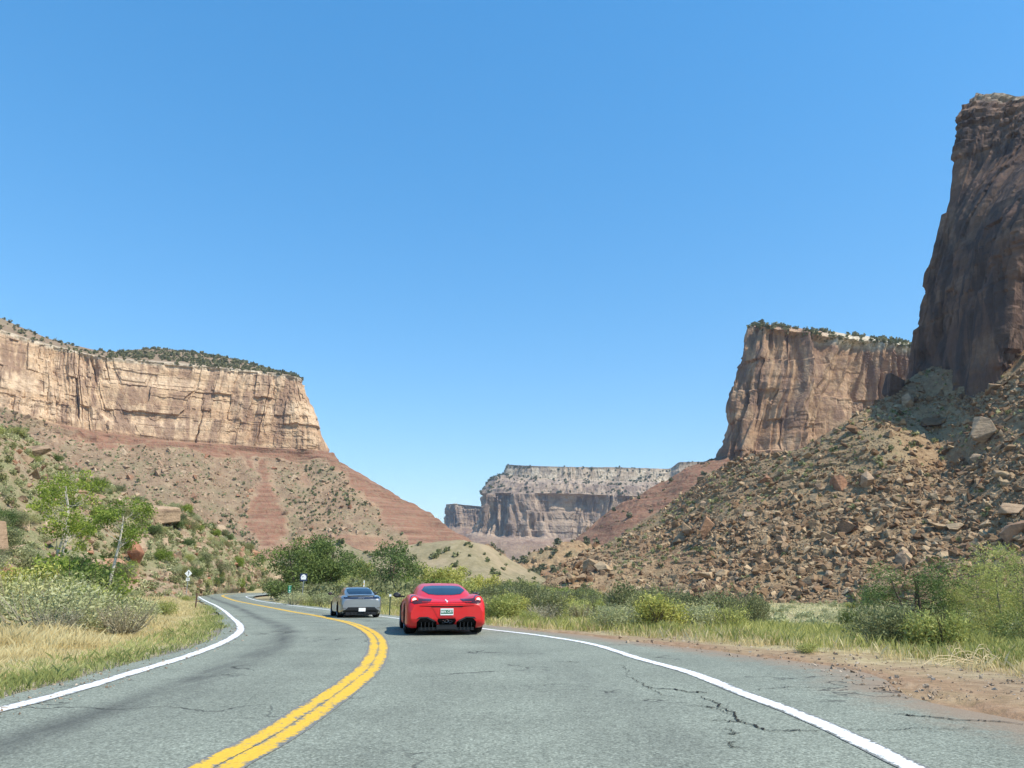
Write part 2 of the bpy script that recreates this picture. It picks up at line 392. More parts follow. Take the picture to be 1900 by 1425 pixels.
# ---- ground sheet (polar grid out to the horizon)
az = np.r_[np.linspace(-180, -46, 27, endpoint=False), np.linspace(-46, 46, 420, endpoint=False), np.linspace(46, 180, 27, endpoint=False)]
rr = np.r_[.3, np.geomspace(1.5, 300, 300), np.geomspace(315, 14000, 50)]
AZ, RR = np.meshgrid(np.radians(az), rr, indexing='ij')
GX = RR * np.sin(AZ); GY = RR * np.cos(AZ)
gh, gdl, gdr, gin, gleft = ground(np.stack([GX, GY], -1), True)
nearp = (gin | (np.minimum(gdl, gdr) < .05 + .022 * RR))
gh2 = np.where(gin, gh - .05 - .0015 * RR, gh - np.where(nearp, .03 + .0015 * RR, -.0))
dirt = (~gleft) * np.clip(1.15 - gdr / (3.6 * sst(27, 8, np.hypot(GX, GY)) + .35) + .5 * fbm(GX / 1.1, GY / 1.1, seed=41), 0, 1)
grav = gleft * np.clip(1.2 - gdl / .55 + .5 * fbm(GX / .6, GY / .6, seed=43), 0, 1)
verge = gleft * np.clip(1.2 - gdl / 12, 0, 1)
t = NT("valley_ground", .97, .08)
n1 = t.noise(.35, 6, .65); n2 = t.noise(3.5, 6, .7); n3 = t.noise(.05, 4, .6)
soil = t.ramp(n2, [(.3, (.19, .14, .085)), (.5, (.30, .235, .15)), (.7, (.40, .33, .21))])
grs = t.ramp(n2, [(.3, (.26, .22, .11)), (.5, (.42, .36, .19)), (.7, (.56, .49, .28))])
c = t.mix(t.ramp(n1, [(.38, 0.), (.6, 1.)]), soil, grs)
c = t.mix(t.ramp(n3, [(.5, 0.), (.6, .8)]), c, (.50, .46, .27))
c = t.mix(t.attr("verge"), c, t.ramp(n2, [(.3, (.26, .20, .10)), (.6, (.47, .39, .20)), (.75, (.55, .48, .26))]))
redd = t.ramp(n2, [(.3, (.20, .12, .07)), (.5, (.30, .19, .115)), (.72, (.40, .28, .18))])
c = t.mix(t.math('MULTIPLY', t.attr("dirt"), t.ramp(n2, [(.25, .55), (.5, 1.)])), c, redd)
c = t.mix(t.attr("grav"), c, t.ramp(t.noise(22, 4, .7), [(.35, (.12, .115, .10)), (.65, (.30, .28, .24))]))
t.col(c); t.bump(t.math('ADD', n2, t.noise(18, 4, .7)), .6, .04)
GO = obj_np("ground", np.stack([GX, GY, gh2], -1).reshape(-1, 3), grid_faces(len(az), len(rr), True), t.m, smooth=True,
            attrs=dict(dirt=dirt, grav=grav, verge=verge))
tag(GO, kind='structure')

# ---- road
def asphalt(name, worn=0.):
    t = NT(name, .88, .25)
    agg = t.noise(42, 3, .75); agg2 = t.noise(11, 5, .8); big = t.noise(.6, 4, .6)
    v = t.n("ShaderNodeTexVoronoi"); v.inputs["Scale"].default_value = 55.; t.l(t.pos(), v.inputs["Vector"])
    a = t.ramp(agg, [(.28, (.075, .082, .062)), (.5, (.205, .222, .170)), (.72, (.50, .53, .42))])
    a = t.mix(.35, a, t.ramp(v.outputs["Color"], [(.2, (.095, .102, .082)), (.8, (.38, .40, .33))]))
    a = t.mix(1.0, a, t.ramp(agg2, [(.3, .66), (.5, 1.), (.7, 1.25)]), 'MULTIPLY')
    a = t.mix(1.0, a, t.ramp(big, [(.35, .88), (.65, 1.08)]), 'MULTIPLY')
    # tyre path, oil streaks along the lane (attribute: across-road position in metres from the centre line)
    ty = t.attr("tyre"); sn = t.noise(1., 5, .65, t.pos((2.6, .5, 1.)))
    a = t.mix(t.math('MULTIPLY', ty, t.ramp(sn, [(.30, .15), (.58, .85)])), a, (.06, .06, .055))
    # reddish dust towards the right edge
    a = t.mix(t.math('MULTIPLY', t.attr("dust"), t.ramp(t.math('ADD', t.noise(2.2, 6, .75), t.math('MULTIPLY', t.attr('dust'), .22)), [(.45, 0.), (.66, 1.)])), a, (.28, .20, .135))
    # cracks
    wv = t.n("ShaderNodeVectorMath", operation='ADD'); nz = t.n("ShaderNodeTexNoise"); nz.inputs["Scale"].default_value = 1.7; nz.inputs["Detail"].default_value = 6
    t.l(t.pos(), nz.inputs["Vector"]); sc_ = t.n("ShaderNodeVectorMath", operation='SCALE'); sc_.inputs["Scale"].default_value = .9
    t.l(nz.outputs["Color"], sc_.inputs[0]); t.l(t.pos((.42, .6, 1)), wv.inputs[0]); t.l(sc_.outputs[0], wv.inputs[1])
    cv = t.n("ShaderNodeTexVoronoi", feature='DISTANCE_TO_EDGE'); cv.inputs["Scale"].default_value = .7; t.l(wv.outputs[0], cv.inputs["Vector"])
    ck = t.ramp(cv.outputs[0], [(0., 1.), (.007, .9), (.014, 0.)])
    msk = t.ramp(t.noise(.33, 3, .5), [(.50, 0.), (.58, 1.)])
    a = t.mix(t.math('MULTIPLY', t.math('MULTIPLY', ck, msk), .8), a, (.025, .024, .022))
    t.col(a); t.bump(t.math('SUBTRACT', agg, t.math('MULTIPLY', ck, msk)), .55, .012)
    return t
NR = 900
a_, b_ = resamp(LE, NR), resamp(REX, NR)
# pair the two edges by projecting onto a common parameter (nearest point march)
Lc = resamp(YE, NR)
def pair(Lc, E):
    tn = np.gradient(Lc, axis=0); tn /= np.linalg.norm(tn, axis=1)[:, None]
    out = np.empty_like(Lc); last = 0
    for i in range(len(Lc)):
        d = ((E - Lc[i]) * tn[i]).sum(1); e = np.hypot(*(E - Lc[i]).T); sc_ = np.abs(d) + .12 * e + 1e6 * (e > 14)
        w = sc_[last:last + 60]; k = last + int(np.argmin(w)); out[i] = E[k]; last = max(last, k - 3)
    return out
def smooth1(A, k=5):
    K = np.ones(k) / k; B = A.copy(); h = k // 2
    for c_ in range(2): B[h:-h, c_] = np.convolve(A[:, c_], K, 'same')[h:-h]
    return B
EL = pair(Lc, resamp(LE, 2500)); ER = pair(Lc, resamp(REX, 2500))
NC = 28
tt = np.linspace(0, 1, NC)
G = EL[:, None] * (1 - tt[None, :, None]) + ER[:, None] * tt[None, :, None]
gzr = Rz(G[..., 1]); gp = G.reshape(-1, 2)
dye = seg_dist(gp, resamp(YE, 250)).reshape(G.shape[:2]); side = tt[None, :] > .45
cen = np.where(seg_dist(gp, resamp(LW, 250)).reshape(G.shape[:2]) < seg_dist(gp, resamp(RW, 250)).reshape(G.shape[:2]), -1, 1)
dlw = seg_dist(gp, resamp(LW, 250)).reshape(G.shape[:2]); drw = seg_dist(gp, resamp(RW, 250)).reshape(G.shape[:2])
tyre = np.exp(-((dlw - 1.15) / .26) ** 2) * (G[..., 1] > -50) + .28 * np.exp(-((drw - 1.6) / .4) ** 2) + .22 * np.exp(-((dye - 1.0) / .4) ** 2)
outR = (seg_dist(gp, resamp(REX, 250)).reshape(G.shape[:2]))
dust = np.clip(1.0 - outR / 1.1, 0, 1) * (cen > 0) * sst(45, 18, G[..., 1])
ta = asphalt("chip_seal_asphalt")
RO = obj_np("road", np.concatenate([G, gzr[..., None]], -1).reshape(-1, 3), grid_faces(NR, NC), ta.m, smooth=True, attrs=dict(tyre=tyre, dust=dust))
# upward facing
tag(RO, kind='structure')
def paint(name, colr, worn):
    t = NT(name, .75, .3)
    n = t.noise(14, 6, .75); n2 = t.noise(1.4, 4, .6); e = t.attr("edge")
    f = t.math('ADD', t.math('MULTIPLY', e, .30), t.math('ADD', t.math('MULTIPLY', n, .75), t.math('MULTIPLY', n2, .35)))
    w = t.ramp(f, [(.66 - worn, 0.), (.74 - worn, 1.)])
    a = t.ramp(t.noise(42, 3, .75), [(.3, (.09, .09, .08)), (.7, (.28, .28, .25))])
    pc = t.mix(1.0, colr, t.ramp(t.noise(30, 3, .7), [(.3, .80), (.6, 1.)]), 'MULTIPLY')
    t.col(t.mix(w, pc, a)); t.bump(t.noise(42, 3, .75), .5, .01); return t.m
def stripe(name, L, off, w, mat, dz=.005, lo=0, hi=None, eds=(1, .35, 0, .35, 1.)):
    A = offset(L, off - w / 2); B = offset(L, off + w / 2); C_ = offset(L, off)
    G = np.stack([A, offset(L, off - w * .3), C_, offset(L, off + w * .3), B], 1)[lo:hi]
    j = .006 * vn(np.arange(len(G)) / 1.3, 0, seed=77)
    G[:, 0, 0] += j; G[:, 4, 0] -= j
    z = Rz(G[..., 1]) + dz
    ed = np.broadcast_to(np.array(eds)[None], z.shape)
    o = obj_np(name, np.concatenate([G, z[..., None]], -1).reshape(-1, 3), grid_faces(len(G), 5), mat, attrs=dict(edge=ed)); return tag(o, kind='structure')
MW = paint("white_road_paint", (.80, .80, .77), -.02); MY = paint("yellow_road_paint", (.74, .455, .045), .04)
L2 = resamp(LW, 1500); Y2 = resamp(YE, 1500); R2 = resamp(RW, 1500)
stripe("white_edge_line", L2, 0, .25, MW); stripe("white_edge_line", R2, 0, .22, MW)
stripe("yellow_centre_line", Y2, -.09, .205, MY, eds=(1, .35, 0, .1, .45)); stripe("yellow_centre_line", Y2, .12, .205, MY, eds=(.45, .1, 0, .35, 1.))

M_CRACK = plain("open_crack", (.035, .034, .03), .95, .05)
qc = rngs(55)
for L_, w_ in (([(400, 660), (500, 678), (590, 685), (660, 688)], .030), ([(330, 622), (420, 660), (500, 700), (560, 706)], .012), ([(625, 705), (690, 730), (740, 770), (800, 805), (830, 820), (1000, 828), (1090, 840)], .028), ([(1220, 835), (1450, 832), (1700, 828)], .012),
               ([(1400, 770), (1600, 785), (1900, 812)], .030), ([(580, 740), (660, 745), (740, 775)], .012), ([(700, 830), (735, 838), (765, 845)], .010), ([(740, 880), (790, 890), (870, 910)], .010), ([(840, 675), (1010, 668), (1150, 668)], .014), ([(640, 795), (730, 802), (820, 800)], .010), ([(180, 585), (300, 578), (360, 620)], .010), ([(60, 565), (160, 570)], .010)):
    Wp = catmull([(*road_pt(1000 + a / 2.111, 960 + b / 2.111), 0.) for a, b in L_], 60)[:, :2]
    jt = np.cumsum(qc.normal(0, .016, (60, 2)), 0); jt -= np.linspace(0, 1, 60)[:, None] * jt[-1]; Wp = Wp + jt + qc.normal(0, .008, (60, 2))
    tn = np.gradient(Wp, axis=0); tn /= np.linalg.norm(tn, axis=1)[:, None] + 1e-9; nn = np.stack([tn[:, 1], -tn[:, 0]], -1); ww = (w_ * (.35 + .9 * qc.random(60)) * np.sin(np.linspace(.15, 3.0, 60)) ** .4 / 2)[:, None]
    G2 = np.stack([Wp - nn * ww, Wp + nn * ww], 1); o = obj_np("road_crack", np.concatenate([G2, Rz(G2[..., 1])[..., None] + .008], -1).reshape(-1, 3), grid_faces(60, 2), M_CRACK); tag(o, kind='structure')

# ------------------------------------------------------------ landforms
# left mesa
rows = lambda *a: [at(px, py, Y) if len(a) else None for px, py, Y in a]
def dn(px, Y, z): return atz(px, Y, z)
stL = [
 [dn(-420, 700, 240), at(-420, 420, 560), at(-400, 470, 470), at(-400, 650, 462), at(-400, 690, 450), at(-400, 930, 330), dn(-400, 250, -5)],
 [dn(0, 900, 230), at(0, 590, 640), at(0, 612, 560), at(0, 750, 552), at(0, 778, 545), at(0, 975, 430), dn(0, 360, -5)],
 [dn(100, 900, 215), at(100, 631, 665), at(100, 642, 590), at(100, 783, 582), at(100, 808, 575), at(100, 985, 460), dn(100, 390, -5)],
 [dn(200, 900, 205), at(195, 653, 690), at(200, 663, 610), at(200, 803, 602), at(200, 828, 595), at(200, 990, 485), dn(200, 410, -5)],
 [dn(300, 950, 200), at(300, 647, 800), at(300, 672, 630), at(300, 815, 622), at(300, 842, 613), at(300, 995, 510), dn(300, 430, -5)],
 [dn(400, 1000, 195), at(420, 662, 820), at(400, 681, 650), at(400, 822, 642), at(400, 850, 632), at(400, 1000, 535), dn(400, 455, -5)],
 [dn(500, 1100, 190), at(500, 686, 800), at(490, 690, 668), at(495, 829, 660), at(498, 855, 650), at(520, 1005, 560), dn(540, 490, -5)],
 [dn(540, 1100, 185), at(548, 696, 760), at(553, 700, 680), at(600, 836, 674), at(618, 860, 668), at(690, 1008, 590), dn(760, 520, -5)],
 [dn(520, 1100, 150), at(540, 702, 820), at(548, 703, 730), at(603, 838, 705), at(628, 862, 700), at(868, 1003, 660), dn(1000, 600, -5)],
 [dn(500, 1200, 100), at(500, 720, 950), at(520, 706, 900), at(560, 838, 900), at(580, 862, 900), at(760, 1020, 1000), dn(900, 1050, -5)],
]
def mesa(st, segs, wts, seed, pleat, pw, block, ledge, cr=(2, 3), nrow=None):
    N = Net(st, segs, wts); n = N.normals()
    if (n[..., 1] * (N.V > cr[0]) * (N.V < cr[1])).sum() > 0: n = -n
    hz = n.copy(); hz[..., 2] *= .15; av = hz[:, (N.V[0] > cr[0]) & (N.V[0] < cr[1])].mean(1)
    for _ in range(30): av[1:-1] = (av[:-2] + av[1:-1] + av[2:]) / 3
    hz[:] = av[:, None]; hz /= np.maximum(np.linalg.norm(hz, axis=-1, keepdims=True), 1e-6)
    Z = N.P[..., 2]; V = N.V
    wc = sst(cr[0] - .04, cr[0] + .05, V) * (1 - sst(cr[1] - .02, cr[1] + .12, V))
    d = cliff_disp(N.S, Z, seed, pleat, pw, block, ledge)
    wt = sst(cr[1], cr[1] + .3, V)
    wtop = 1 - sst(cr[0] - .15, cr[0], V)
    tal = (2.2 * fbm(N.S / 22, V * 4, seed=seed + 50) + .8 * fbm(N.P[..., 0] / 5, N.P[..., 1] / 5, Z / 5, seed=seed + 51)
           + (3.6 * (1 - 2 * np.abs(vn(N.S / 42 + .4 * V, V * .3, seed=seed + 52))) + 1.8 * (1 - 2 * np.abs(vn(N.S / 15 + .5 * vn(V * 3, 0), V * .6, seed=seed + 53))) + .7 * np.round(2 * vn(N.S / 80, Z / 3.2, seed=seed + 54)) * sst(.1, .4, vn(N.S / 25, Z / 12, seed=seed + 55))) * wt)
    N.P = N.P + hz * (d * wc)[..., None] + n * (tal * np.maximum(wt, wtop * .5))[..., None]
    return N
w = [14, 110, 130, 130, 130, 130, 120, 60, 40, 16]
NL = mesa(stL, [8, 10, 90, 12, 60, 16], [25, 150, 150, 150, 150, 140, 90, 50, 30], 5, 3.2, 40, 2.2, .8)
V = NL.V; U = NL.U; px_, py_, _ = proj(NL.P)
nz_ = fbm(NL.S / 30, V * 3, seed=80)
redL = sst(2.97, 3.03, V) * (1 - sst(3.85, 4.1, V + .6 * nz_ + .3 * fbm(NL.S / 8, V * 4, seed=86))) * sst(1.4, 2.6, U)
red_tri = sst(10, -6, np.abs(px_ - (487 + .06 * (py_ - 850))) - (3 + .27 * np.clip(py_ - 855, 0, 200) * (1 - .5 * sst(960, 1012, py_))) + 26 * nz_ + 9 * fbm(NL.S / 7, V * 14, seed=84)) * (py_ > 845) * (py_ < 1012)
spur = sst(-12, 10, (px_ - 622) - (py_ - 860) * .92 + 34 * nz_ + 12 * fbm(NL.S / 8, V * 12, seed=85)) * (V > 3.5)
red_ft = sst(0.5, 0.8, nz_ + .6 * sst(985, 1000, py_)) * (px_ > 480)
redL = np.clip(np.maximum.reduce([redL, red_tri, spur, red_ft * .8]), 0, 1) * (V > 2.9)
talL = sst(3.1, 3.2, V) * (1 - redL) + (V < 1.95)
capL = (sst(1.9, 2.0, V) * (1 - sst(2.02, 2.06, V)))
NL.build("mesa_hill", M_LEFT, dict(red=redL, tal=np.clip(talL, 0, 1), cap=capL * .7))

# middle right butte with its red apron
stB = [
 [dn(1500, 900, 210), at(1420, 606, 800), at(1400, 612, 700), at(1360, 800, 695), at(1340, 852, 690), at(1250, 935, 700), dn(1150, 720, -5)],
 [dn(1480, 800, 212), at(1402, 604, 640), at(1386, 606, 565), at(1350, 770, 562), at(1330, 846, 560), at(1130, 958, 545), dn(960, 520, -5)],
 [dn(1500, 800, 212), at(1428, 603, 620), at(1420, 606, 540), at(1395, 775, 536), at(1385, 853, 532), at(1260, 985, 470), dn(1100, 430, -5)],
 [dn(1540, 800, 210), at(1490, 610, 620), at(1485, 613, 540), at(1470, 775, 538), at(1465, 856, 534), at(1420, 985, 460), dn(1350, 420, -5)],
 [dn(1600, 800, 206), at(1560, 618, 640), at(1560, 624, 560), at(1560, 775, 562), at(1560, 850, 560), at(1540, 985, 480), dn(1520, 430, -5)],
 [dn(1680, 800, 200), at(1640, 628, 660), at(1640, 634, 580), at(1640, 775, 584), at(1640, 850, 580), at(1640, 985, 500), dn(1640, 450, -5)],
 [dn(1800, 800, 190), at(1760, 640, 680), at(1760, 646, 590), at(1760, 775, 594), at(1760, 850, 590), at(1760, 985, 510), dn(1760, 460, -5)],
 [dn(2100, 800, 190), at(2100, 640, 700), at(2100, 650, 600), at(2100, 775, 604), at(2100, 850, 600), at(2100, 985, 520), dn(2100, 470, -5)],
]
NB = mesa(stB, [5, 6, 60, 26, 50, 16], [20, 110, 120, 100, 100, 80, 20], 21, 7.5, 24, 2.2, .5, cr=(2, 4))
V = NB.V; px_, py_, _ = proj(NB.P); nz_ = fbm(NB.S / 25, V * 3, seed=81)
redB = sst(3.93, 4.0, V) * (1 - sst(0, 14, (px_ - 1128) - (1005 - py_) * 1.52 + 26 * nz_ + 10 * fbm(NB.S / 7, V * 12, seed=87)))
talB = sst(4.0, 4.05, V) * (1 - redB)
capB = np.clip(1 - sst(2.04, 2.16, V + .1 * nz_), 0, 1) * sst(3.2, 4.2, NB.U)
NB.build("butte_hill", M_BUTTE, dict(red=np.maximum(redB, .55 * sst(3.6, 3.8, V) * (V < 3.95)), tal=talB, cap=capB))

# near talus on the right
stT = [
 [dn(1010, 330, -5), at(1000, 1092, 262), at(990, 1098, 240), dn(960, 215, -3.6)],
 [dn(1080, 400, -5), at(1062, 1040, 300), at(1050, 1070, 250), dn(1010, 205, -3.6)],
 [dn(1200, 460, 0), at(1130, 1006, 330), at(1130, 1050, 260), dn(1100, 200, -3.6)],
 [dn(1330, 500, 20), at(1250, 930, 330), at(1240, 1020, 262), dn(1200, 192, -3.6)],
 [dn(1420, 520, 30), at(1362, 858, 300), at(1340, 985, 240), dn(1310, 185, -3.6)],
 [dn(1500, 480, 40), at(1480, 832, 262), at(1450, 960, 226), dn(1420, 178, -3.6)],
 [dn(1600, 440, 40), at(1565, 784, 252), at(1560, 930, 218), dn(1550, 168, -3.6)],
 [dn(1700, 420, 50), at(1640, 737, 254), at(1660, 900, 212), dn(1680, 158, -3.6)],
 [dn(1760, 400, 60), at(1712, 690, 262), at(1760, 870, 222), dn(1800, 146, -3.6)],
 [dn(1900, 330, 70), at(1850, 620, 246), at(1880, 830, 195), dn(1950, 128, -3.6)],
 [dn(2200, 250, 80), at(2150, 520, 205), at(2150, 800, 150), dn(2250, 95, -3.6)],
 [dn(2800, 180, 80), at(2700, 450, 140), at(2700, 780, 105), dn(2800, 60, -3.6)],
]
NT_ = Net(stT, [6, 110, 110], [20, 40, 60, 60, 60, 60, 60, 60, 70, 60, 30])
n = NT_.normals()
if n[..., 2].sum() < 0: n = -n
P = NT_.P
dd = 2.4 * fbm(P[..., 0] / 30, P[..., 1] / 30, seed=91) + 1.0 * fbm(P[..., 0] / 7, P[..., 1] / 7, P[..., 2] / 7, seed=92) + .5 * brick(P[..., 0] + P[..., 1] * .3, P[..., 2] + P[..., 1] * .3, 2.2, 1.6, 93) * sst(-.1, .4, fbm(P[..., 0] / 18, P[..., 2] / 12, seed=94))
NT_.P = P + n * (dd * sst(.8, 1.2, NT_.V) * (1 - .8 * sst(2.9, 3., NT_.V)))[..., None]
t = NT("scree_soil", .97, .08)
a = t.noise(.5, 7, .7); b = t.noise(.055, 5, .6); c3 = t.noise(2.2, 5, .7)
c = t.ramp(a, [(.3, (.19, .12, .066)), (.5, (.33, .222, .125)), (.7, (.46, .33, .195))])
c = t.mix(t.ramp(b, [(.50, 0.), (.64, .6)]), c, t.ramp(c3, [(.35, (.25, .19, .105)), (.65, (.38, .31, .18))]))
c = t.mix(t.math('MULTIPLY', t.attr("red"), .9), c, (.30, .14, .08))
t.col(c); t.bump(t.math('ADD', a, c3), .9, .5); M_SCREE = t.m
redT = .5 * sst(.15, .5, fbm(P[..., 0] / 26, P[..., 2] / 14, seed=96)) * .6
NT_.build("scree_slope_hill", M_SCREE, dict(red=redT))

# dark tower wall on the right
prof = [(1812, 172, 272), (1782, 206, 268), (1771, 300, 268), (1762, 360, 268), (1748, 431, 268), (1730, 494, 269), (1718, 549, 270), (1703, 622, 272), (1692, 700, 274), (1682, 765, 276)]
corner = [at(*p) for p in prof] + [at(*prof[-1]) + np.array((-6., 0, -45.))]
def shift(t_, back=0., top=0.):
    r = []
    for i, p in enumerate(corner):
        f = i / (len(corner) - 1)
        dx = .02 * t_ * (1. if t_ > 0 else 0) + top * max(0, 1 - i / 3.6) + (.95 * -t_ if t_ < 0 else 0)
        dy = -1. * t_ if t_ > 0 else .5 * -t_
        q = p + np.array((dx, dy, 0.)); k_ = q[1] / p[1]; wz = max(0, 1 - i / 6) if t_ > 0 else 0; q[2] = q[2] * (1 - wz) + (CAMH + (p[2] - CAMH) * k_ * .985 ** (t_ / 20)) * wz; r.append(q)
    top0 = r[0] + np.array((60., 25., 4.)); return [top0] + r
def end(a, b):
    r = shift(53, top=25); return [r[0] + np.array((0, -30 + 2 * b, 0.))] + [p + np.array((a, b, 0.)) for p in r[1:]]
stW = [shift(-90), shift(-28), shift(0), shift(4, top=0), shift(9, top=17), shift(22, top=24), shift(53, top=25), end(20, 6), end(70, -10)]
NW = Net(stW, [6, 8, 22, 14, 16, 14, 14, 16, 18, 12, 6], [18, 40, 34, 30, 40, 50, 26, 30])
n = NW.normals(); 
if n[..., 0].sum() > 0: n = -n
hz = n.copy(); hz[..., 2] *= .1; hz /= np.maximum(np.linalg.norm(hz, axis=-1, keepdims=True), 1e-6)
d = cliff_disp(NW.S * 1.3, NW.P[..., 2] * 1.0, 61, 1.3, 17, 1.5, .35, .35, slant=.1) + 1.0
lay = sst(3.6, 1.8, NW.V) * (1.5 * np.round(2 * vn(NW.S / 30, NW.P[..., 2] / 1.7, seed=66)) / 2 + 1.0 * brick(NW.S, NW.P[..., 2], 3.2, 1.6, 67))
NW.P = NW.P + hz * ((d + lay) * sst(.9, 1.1, NW.V))[..., None]
capW = sst(1.6, 1.0, NW.V) * .8
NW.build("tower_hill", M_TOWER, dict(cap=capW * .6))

# far mesa beyond the gap
stF = [
 [dn(960, 2600, 300), at(950, 866, 2300), at(945, 884, 2280), at(930, 888, 2250), at(905, 922, 2200), at(895, 988, 2180), at(880, 1040, 2100), dn(880, 2000, -5)],
 [dn(960, 2500, 300), at(941, 862, 1900), at(933, 880, 1890), at(913, 886, 1860), at(888, 920, 1830), at(872, 985, 1820), at(830, 1026, 1750), dn(790, 1650, -5)],
 [dn(1000, 2500, 300), at(985, 864, 1850), at(982, 886, 1840), at(965, 896, 1790), at(945, 917, 1770), at(940, 992, 1755), at(930, 1040, 1650), dn(930, 1560, -5)],
 [dn(1100, 2500, 300), at(1060, 866, 1850), at(1060, 888, 1840), at(1055, 898, 1790), at(1050, 918, 1775), at(1050, 994, 1760), at(1040, 1040, 1650), dn(1040, 1560, -5)],
 [dn(1200, 2500, 300), at(1160, 867, 1880), at(1160, 892, 1870), at(1160, 902, 1810), at(1160, 922, 1790), at(1160, 994, 1775), at(1160, 1040, 1660), dn(1160, 1560, -5)],
 [dn(1270, 2500, 300), at(1242, 869, 1920), at(1242, 893, 1900), at(1242, 905, 1840), at(1242, 925, 1820), at(1242, 994, 1800), at(1242, 1040, 1690), dn(1242, 1600, -5)],
 [dn(1285, 2500, 300), at(1262, 857, 1900), at(1262, 888, 1890), at(1262, 905, 1850), at(1262, 925, 1830), at(1262, 994, 1810), at(1262, 1040, 1690), dn(1262, 1600, -5)],
 [dn(1500, 2500, 300), at(1500, 857, 1950), at(1500, 890, 1930), at(1500, 908, 1860), at(1500, 925, 1840), at(1500, 994, 1820), at(1500, 1040, 1700), dn(1500, 1600, -5)],
]
N = Net(stF, [3, 6, 5, 8, 36, 12, 5], [16, 60, 90, 110, 80, 20, 60]); n = N.normals()
if n[..., 1].sum() > 0: n = -n
hz = n.copy(); hz[..., 2] *= .15; hz /= np.maximum(np.linalg.norm(hz, axis=-1, keepdims=True), 1e-6)
V = N.V; wc = sst(3.9, 4.02, V) * (1 - sst(4.98, 5.2, V)); wcap = sst(.98, 1.05, V) * (1 - sst(2., 2.1, V))
d = cliff_disp(N.S, N.P[..., 2], 121, 19., 62, 2.5, 1.2, 1.) * wc + cliff_disp(N.S, N.P[..., 2], 131, 6, 50, 3., 3., 1.5) * (.45 * wcap + .5 * sst(2.1, 2.5, V) * (1 - sst(3.8, 4., V))) + 6 * fbm(N.S / 50, V * 3, seed=133) * sst(5, 5.3, V)
N.P = N.P + hz * d[..., None]
mot = sst(-.1, .2, fbm(N.S / 25, V * 2, seed=135))
N.build("distant_mesa_hill", M_FAR, dict(cap=(.7 * wcap + .25 * sst(2., 2.2, V) * (1 - sst(2.6, 3., V))) * (.45 + .55 * mot), red=.45 * sst(5.02, 5.3, V) * (1 - sst(5.6, 6., V)), tal=.5 * sst(5.3, 5.6, V)))
NF = N
# small butte left of it
stG = [[dn(850, 3300, 220), at(845, 934, 3000), at(838, 975, 2990), at(800, 1040, 2900), dn(760, 2800, -5)],
       [dn(850, 3300, 222), at(826, 936, 2500), at(823, 974, 2490), at(770, 1040, 2400), dn(740, 2300, -5)],
       [dn(860, 3300, 222), at(845, 935, 2440), at(843, 976, 2430), at(830, 1040, 2300), dn(830, 2200, -5)],
       [dn(900, 3300, 222), at(900, 940, 2440), at(900, 978, 2430), at(900, 1040, 2300), dn(900, 2200, -5)]]
N = mesa(stG, [3, 20, 8, 4], [16, 30, 50], 141, 9, 60, 4, 3, cr=(1, 2))
N.build("far_butte_hill", M_FAR, dict(cap=sst(1.4, 1.0, N.V) * .3, red=.4 * sst(2, 2.2, N.V)))

# near left hillside
stH = [
 [dn(-1300, 70, 30), at(-1300, 420, 60), at(-1300, 800, 36), dn(-1300, 26, -.4)],
 [dn(-600, 110, 30), at(-600, 560, 72), at(-600, 880, 46), dn(-600, 32, -.3)],
 [dn(-120, 150, 22), at(-120, 740, 88), at(-120, 950, 60), dn(-120, 42, -.3)],
 [dn(0, 170, 18), at(0, 792, 98), at(0, 975, 68), dn(0, 49, -.3)],
 [dn(100, 180, 14), at(100, 850, 108), at(100, 1000, 77), dn(100, 57, -.3)],
 [dn(200, 190, 10), at(200, 898, 120), at(200, 1015, 88), dn(200, 66, -.3)],
 [dn(330, 220, 4), at(330, 955, 142), at(330, 1032, 106), dn(330, 82, -.4)],
 [dn(430, 240, 0), at(430, 1000, 165), at(425, 1050, 140), dn(405, 128, -.6)],
 [dn(500, 250, -3), at(500, 1040, 190), at(495, 1070, 175), dn(480, 158, -.8)],
 [dn(560, 260, -4), at(570, 1088, 210), at(560, 1092, 200), dn(545, 180, -1.5)],
]
NH = Net(stH, [8, 70, 60], [20, 40, 70, 70, 70, 80, 60, 50, 30]); n = NH.normals()
if n[..., 2].sum() < 0: n = -n
P = NH.P
dd = 1.6 * fbm(P[..., 0] / 14, P[..., 1] / 14, seed=151) + .55 * fbm(P[..., 0] / 3, P[..., 1] / 3, P[..., 2] / 3, seed=152)
NH.P = P + n * (dd * (1 - .7 * sst(2.8, 3., NH.V)) * (1 - .5 * (NH.V < 1)))[..., None]
t = NT("rocky_hillside_soil", .97, .08)
a = t.noise(.9, 7, .7); b = t.noise(.12, 5, .6); c3 = t.noise(4., 5, .7)
c = t.ramp(a, [(.3, (.24, .165, .10)), (.5, (.37, .27, .175)), (.7, (.48, .37, .25))])
c = t.mix(t.ramp(b, [(.38, 0.), (.58, .9)]), c, t.ramp(c3, [(.35, (.17, .175, .08)), (.65, (.34, .33, .17))]))
c = t.mix(t.attr("red"), c, t.ramp(a, [(.3, (.30, .14, .08)), (.7, (.45, .25, .15))]))
t.col(c); t.bump(t.math('ADD', a, c3), .9, .3)
px_, py_, _ = proj(NH.P)
rH = np.clip(sst(40, 10, np.hypot((px_ - 235) / 1.1, (py_ - 1050) - (px_ - 235) * .7) + 10 * fbm(P[..., 0] / 4, P[..., 1] / 4, seed=155)), 0, 1) * .9
rH = np.maximum(rH, sst(.25, .5, fbm(P[..., 0] / 12, P[..., 1] / 12, seed=156)) * sst(300, 380, px_) * .6)
NH.build("near_left_hill", t.m, dict(red=rH))

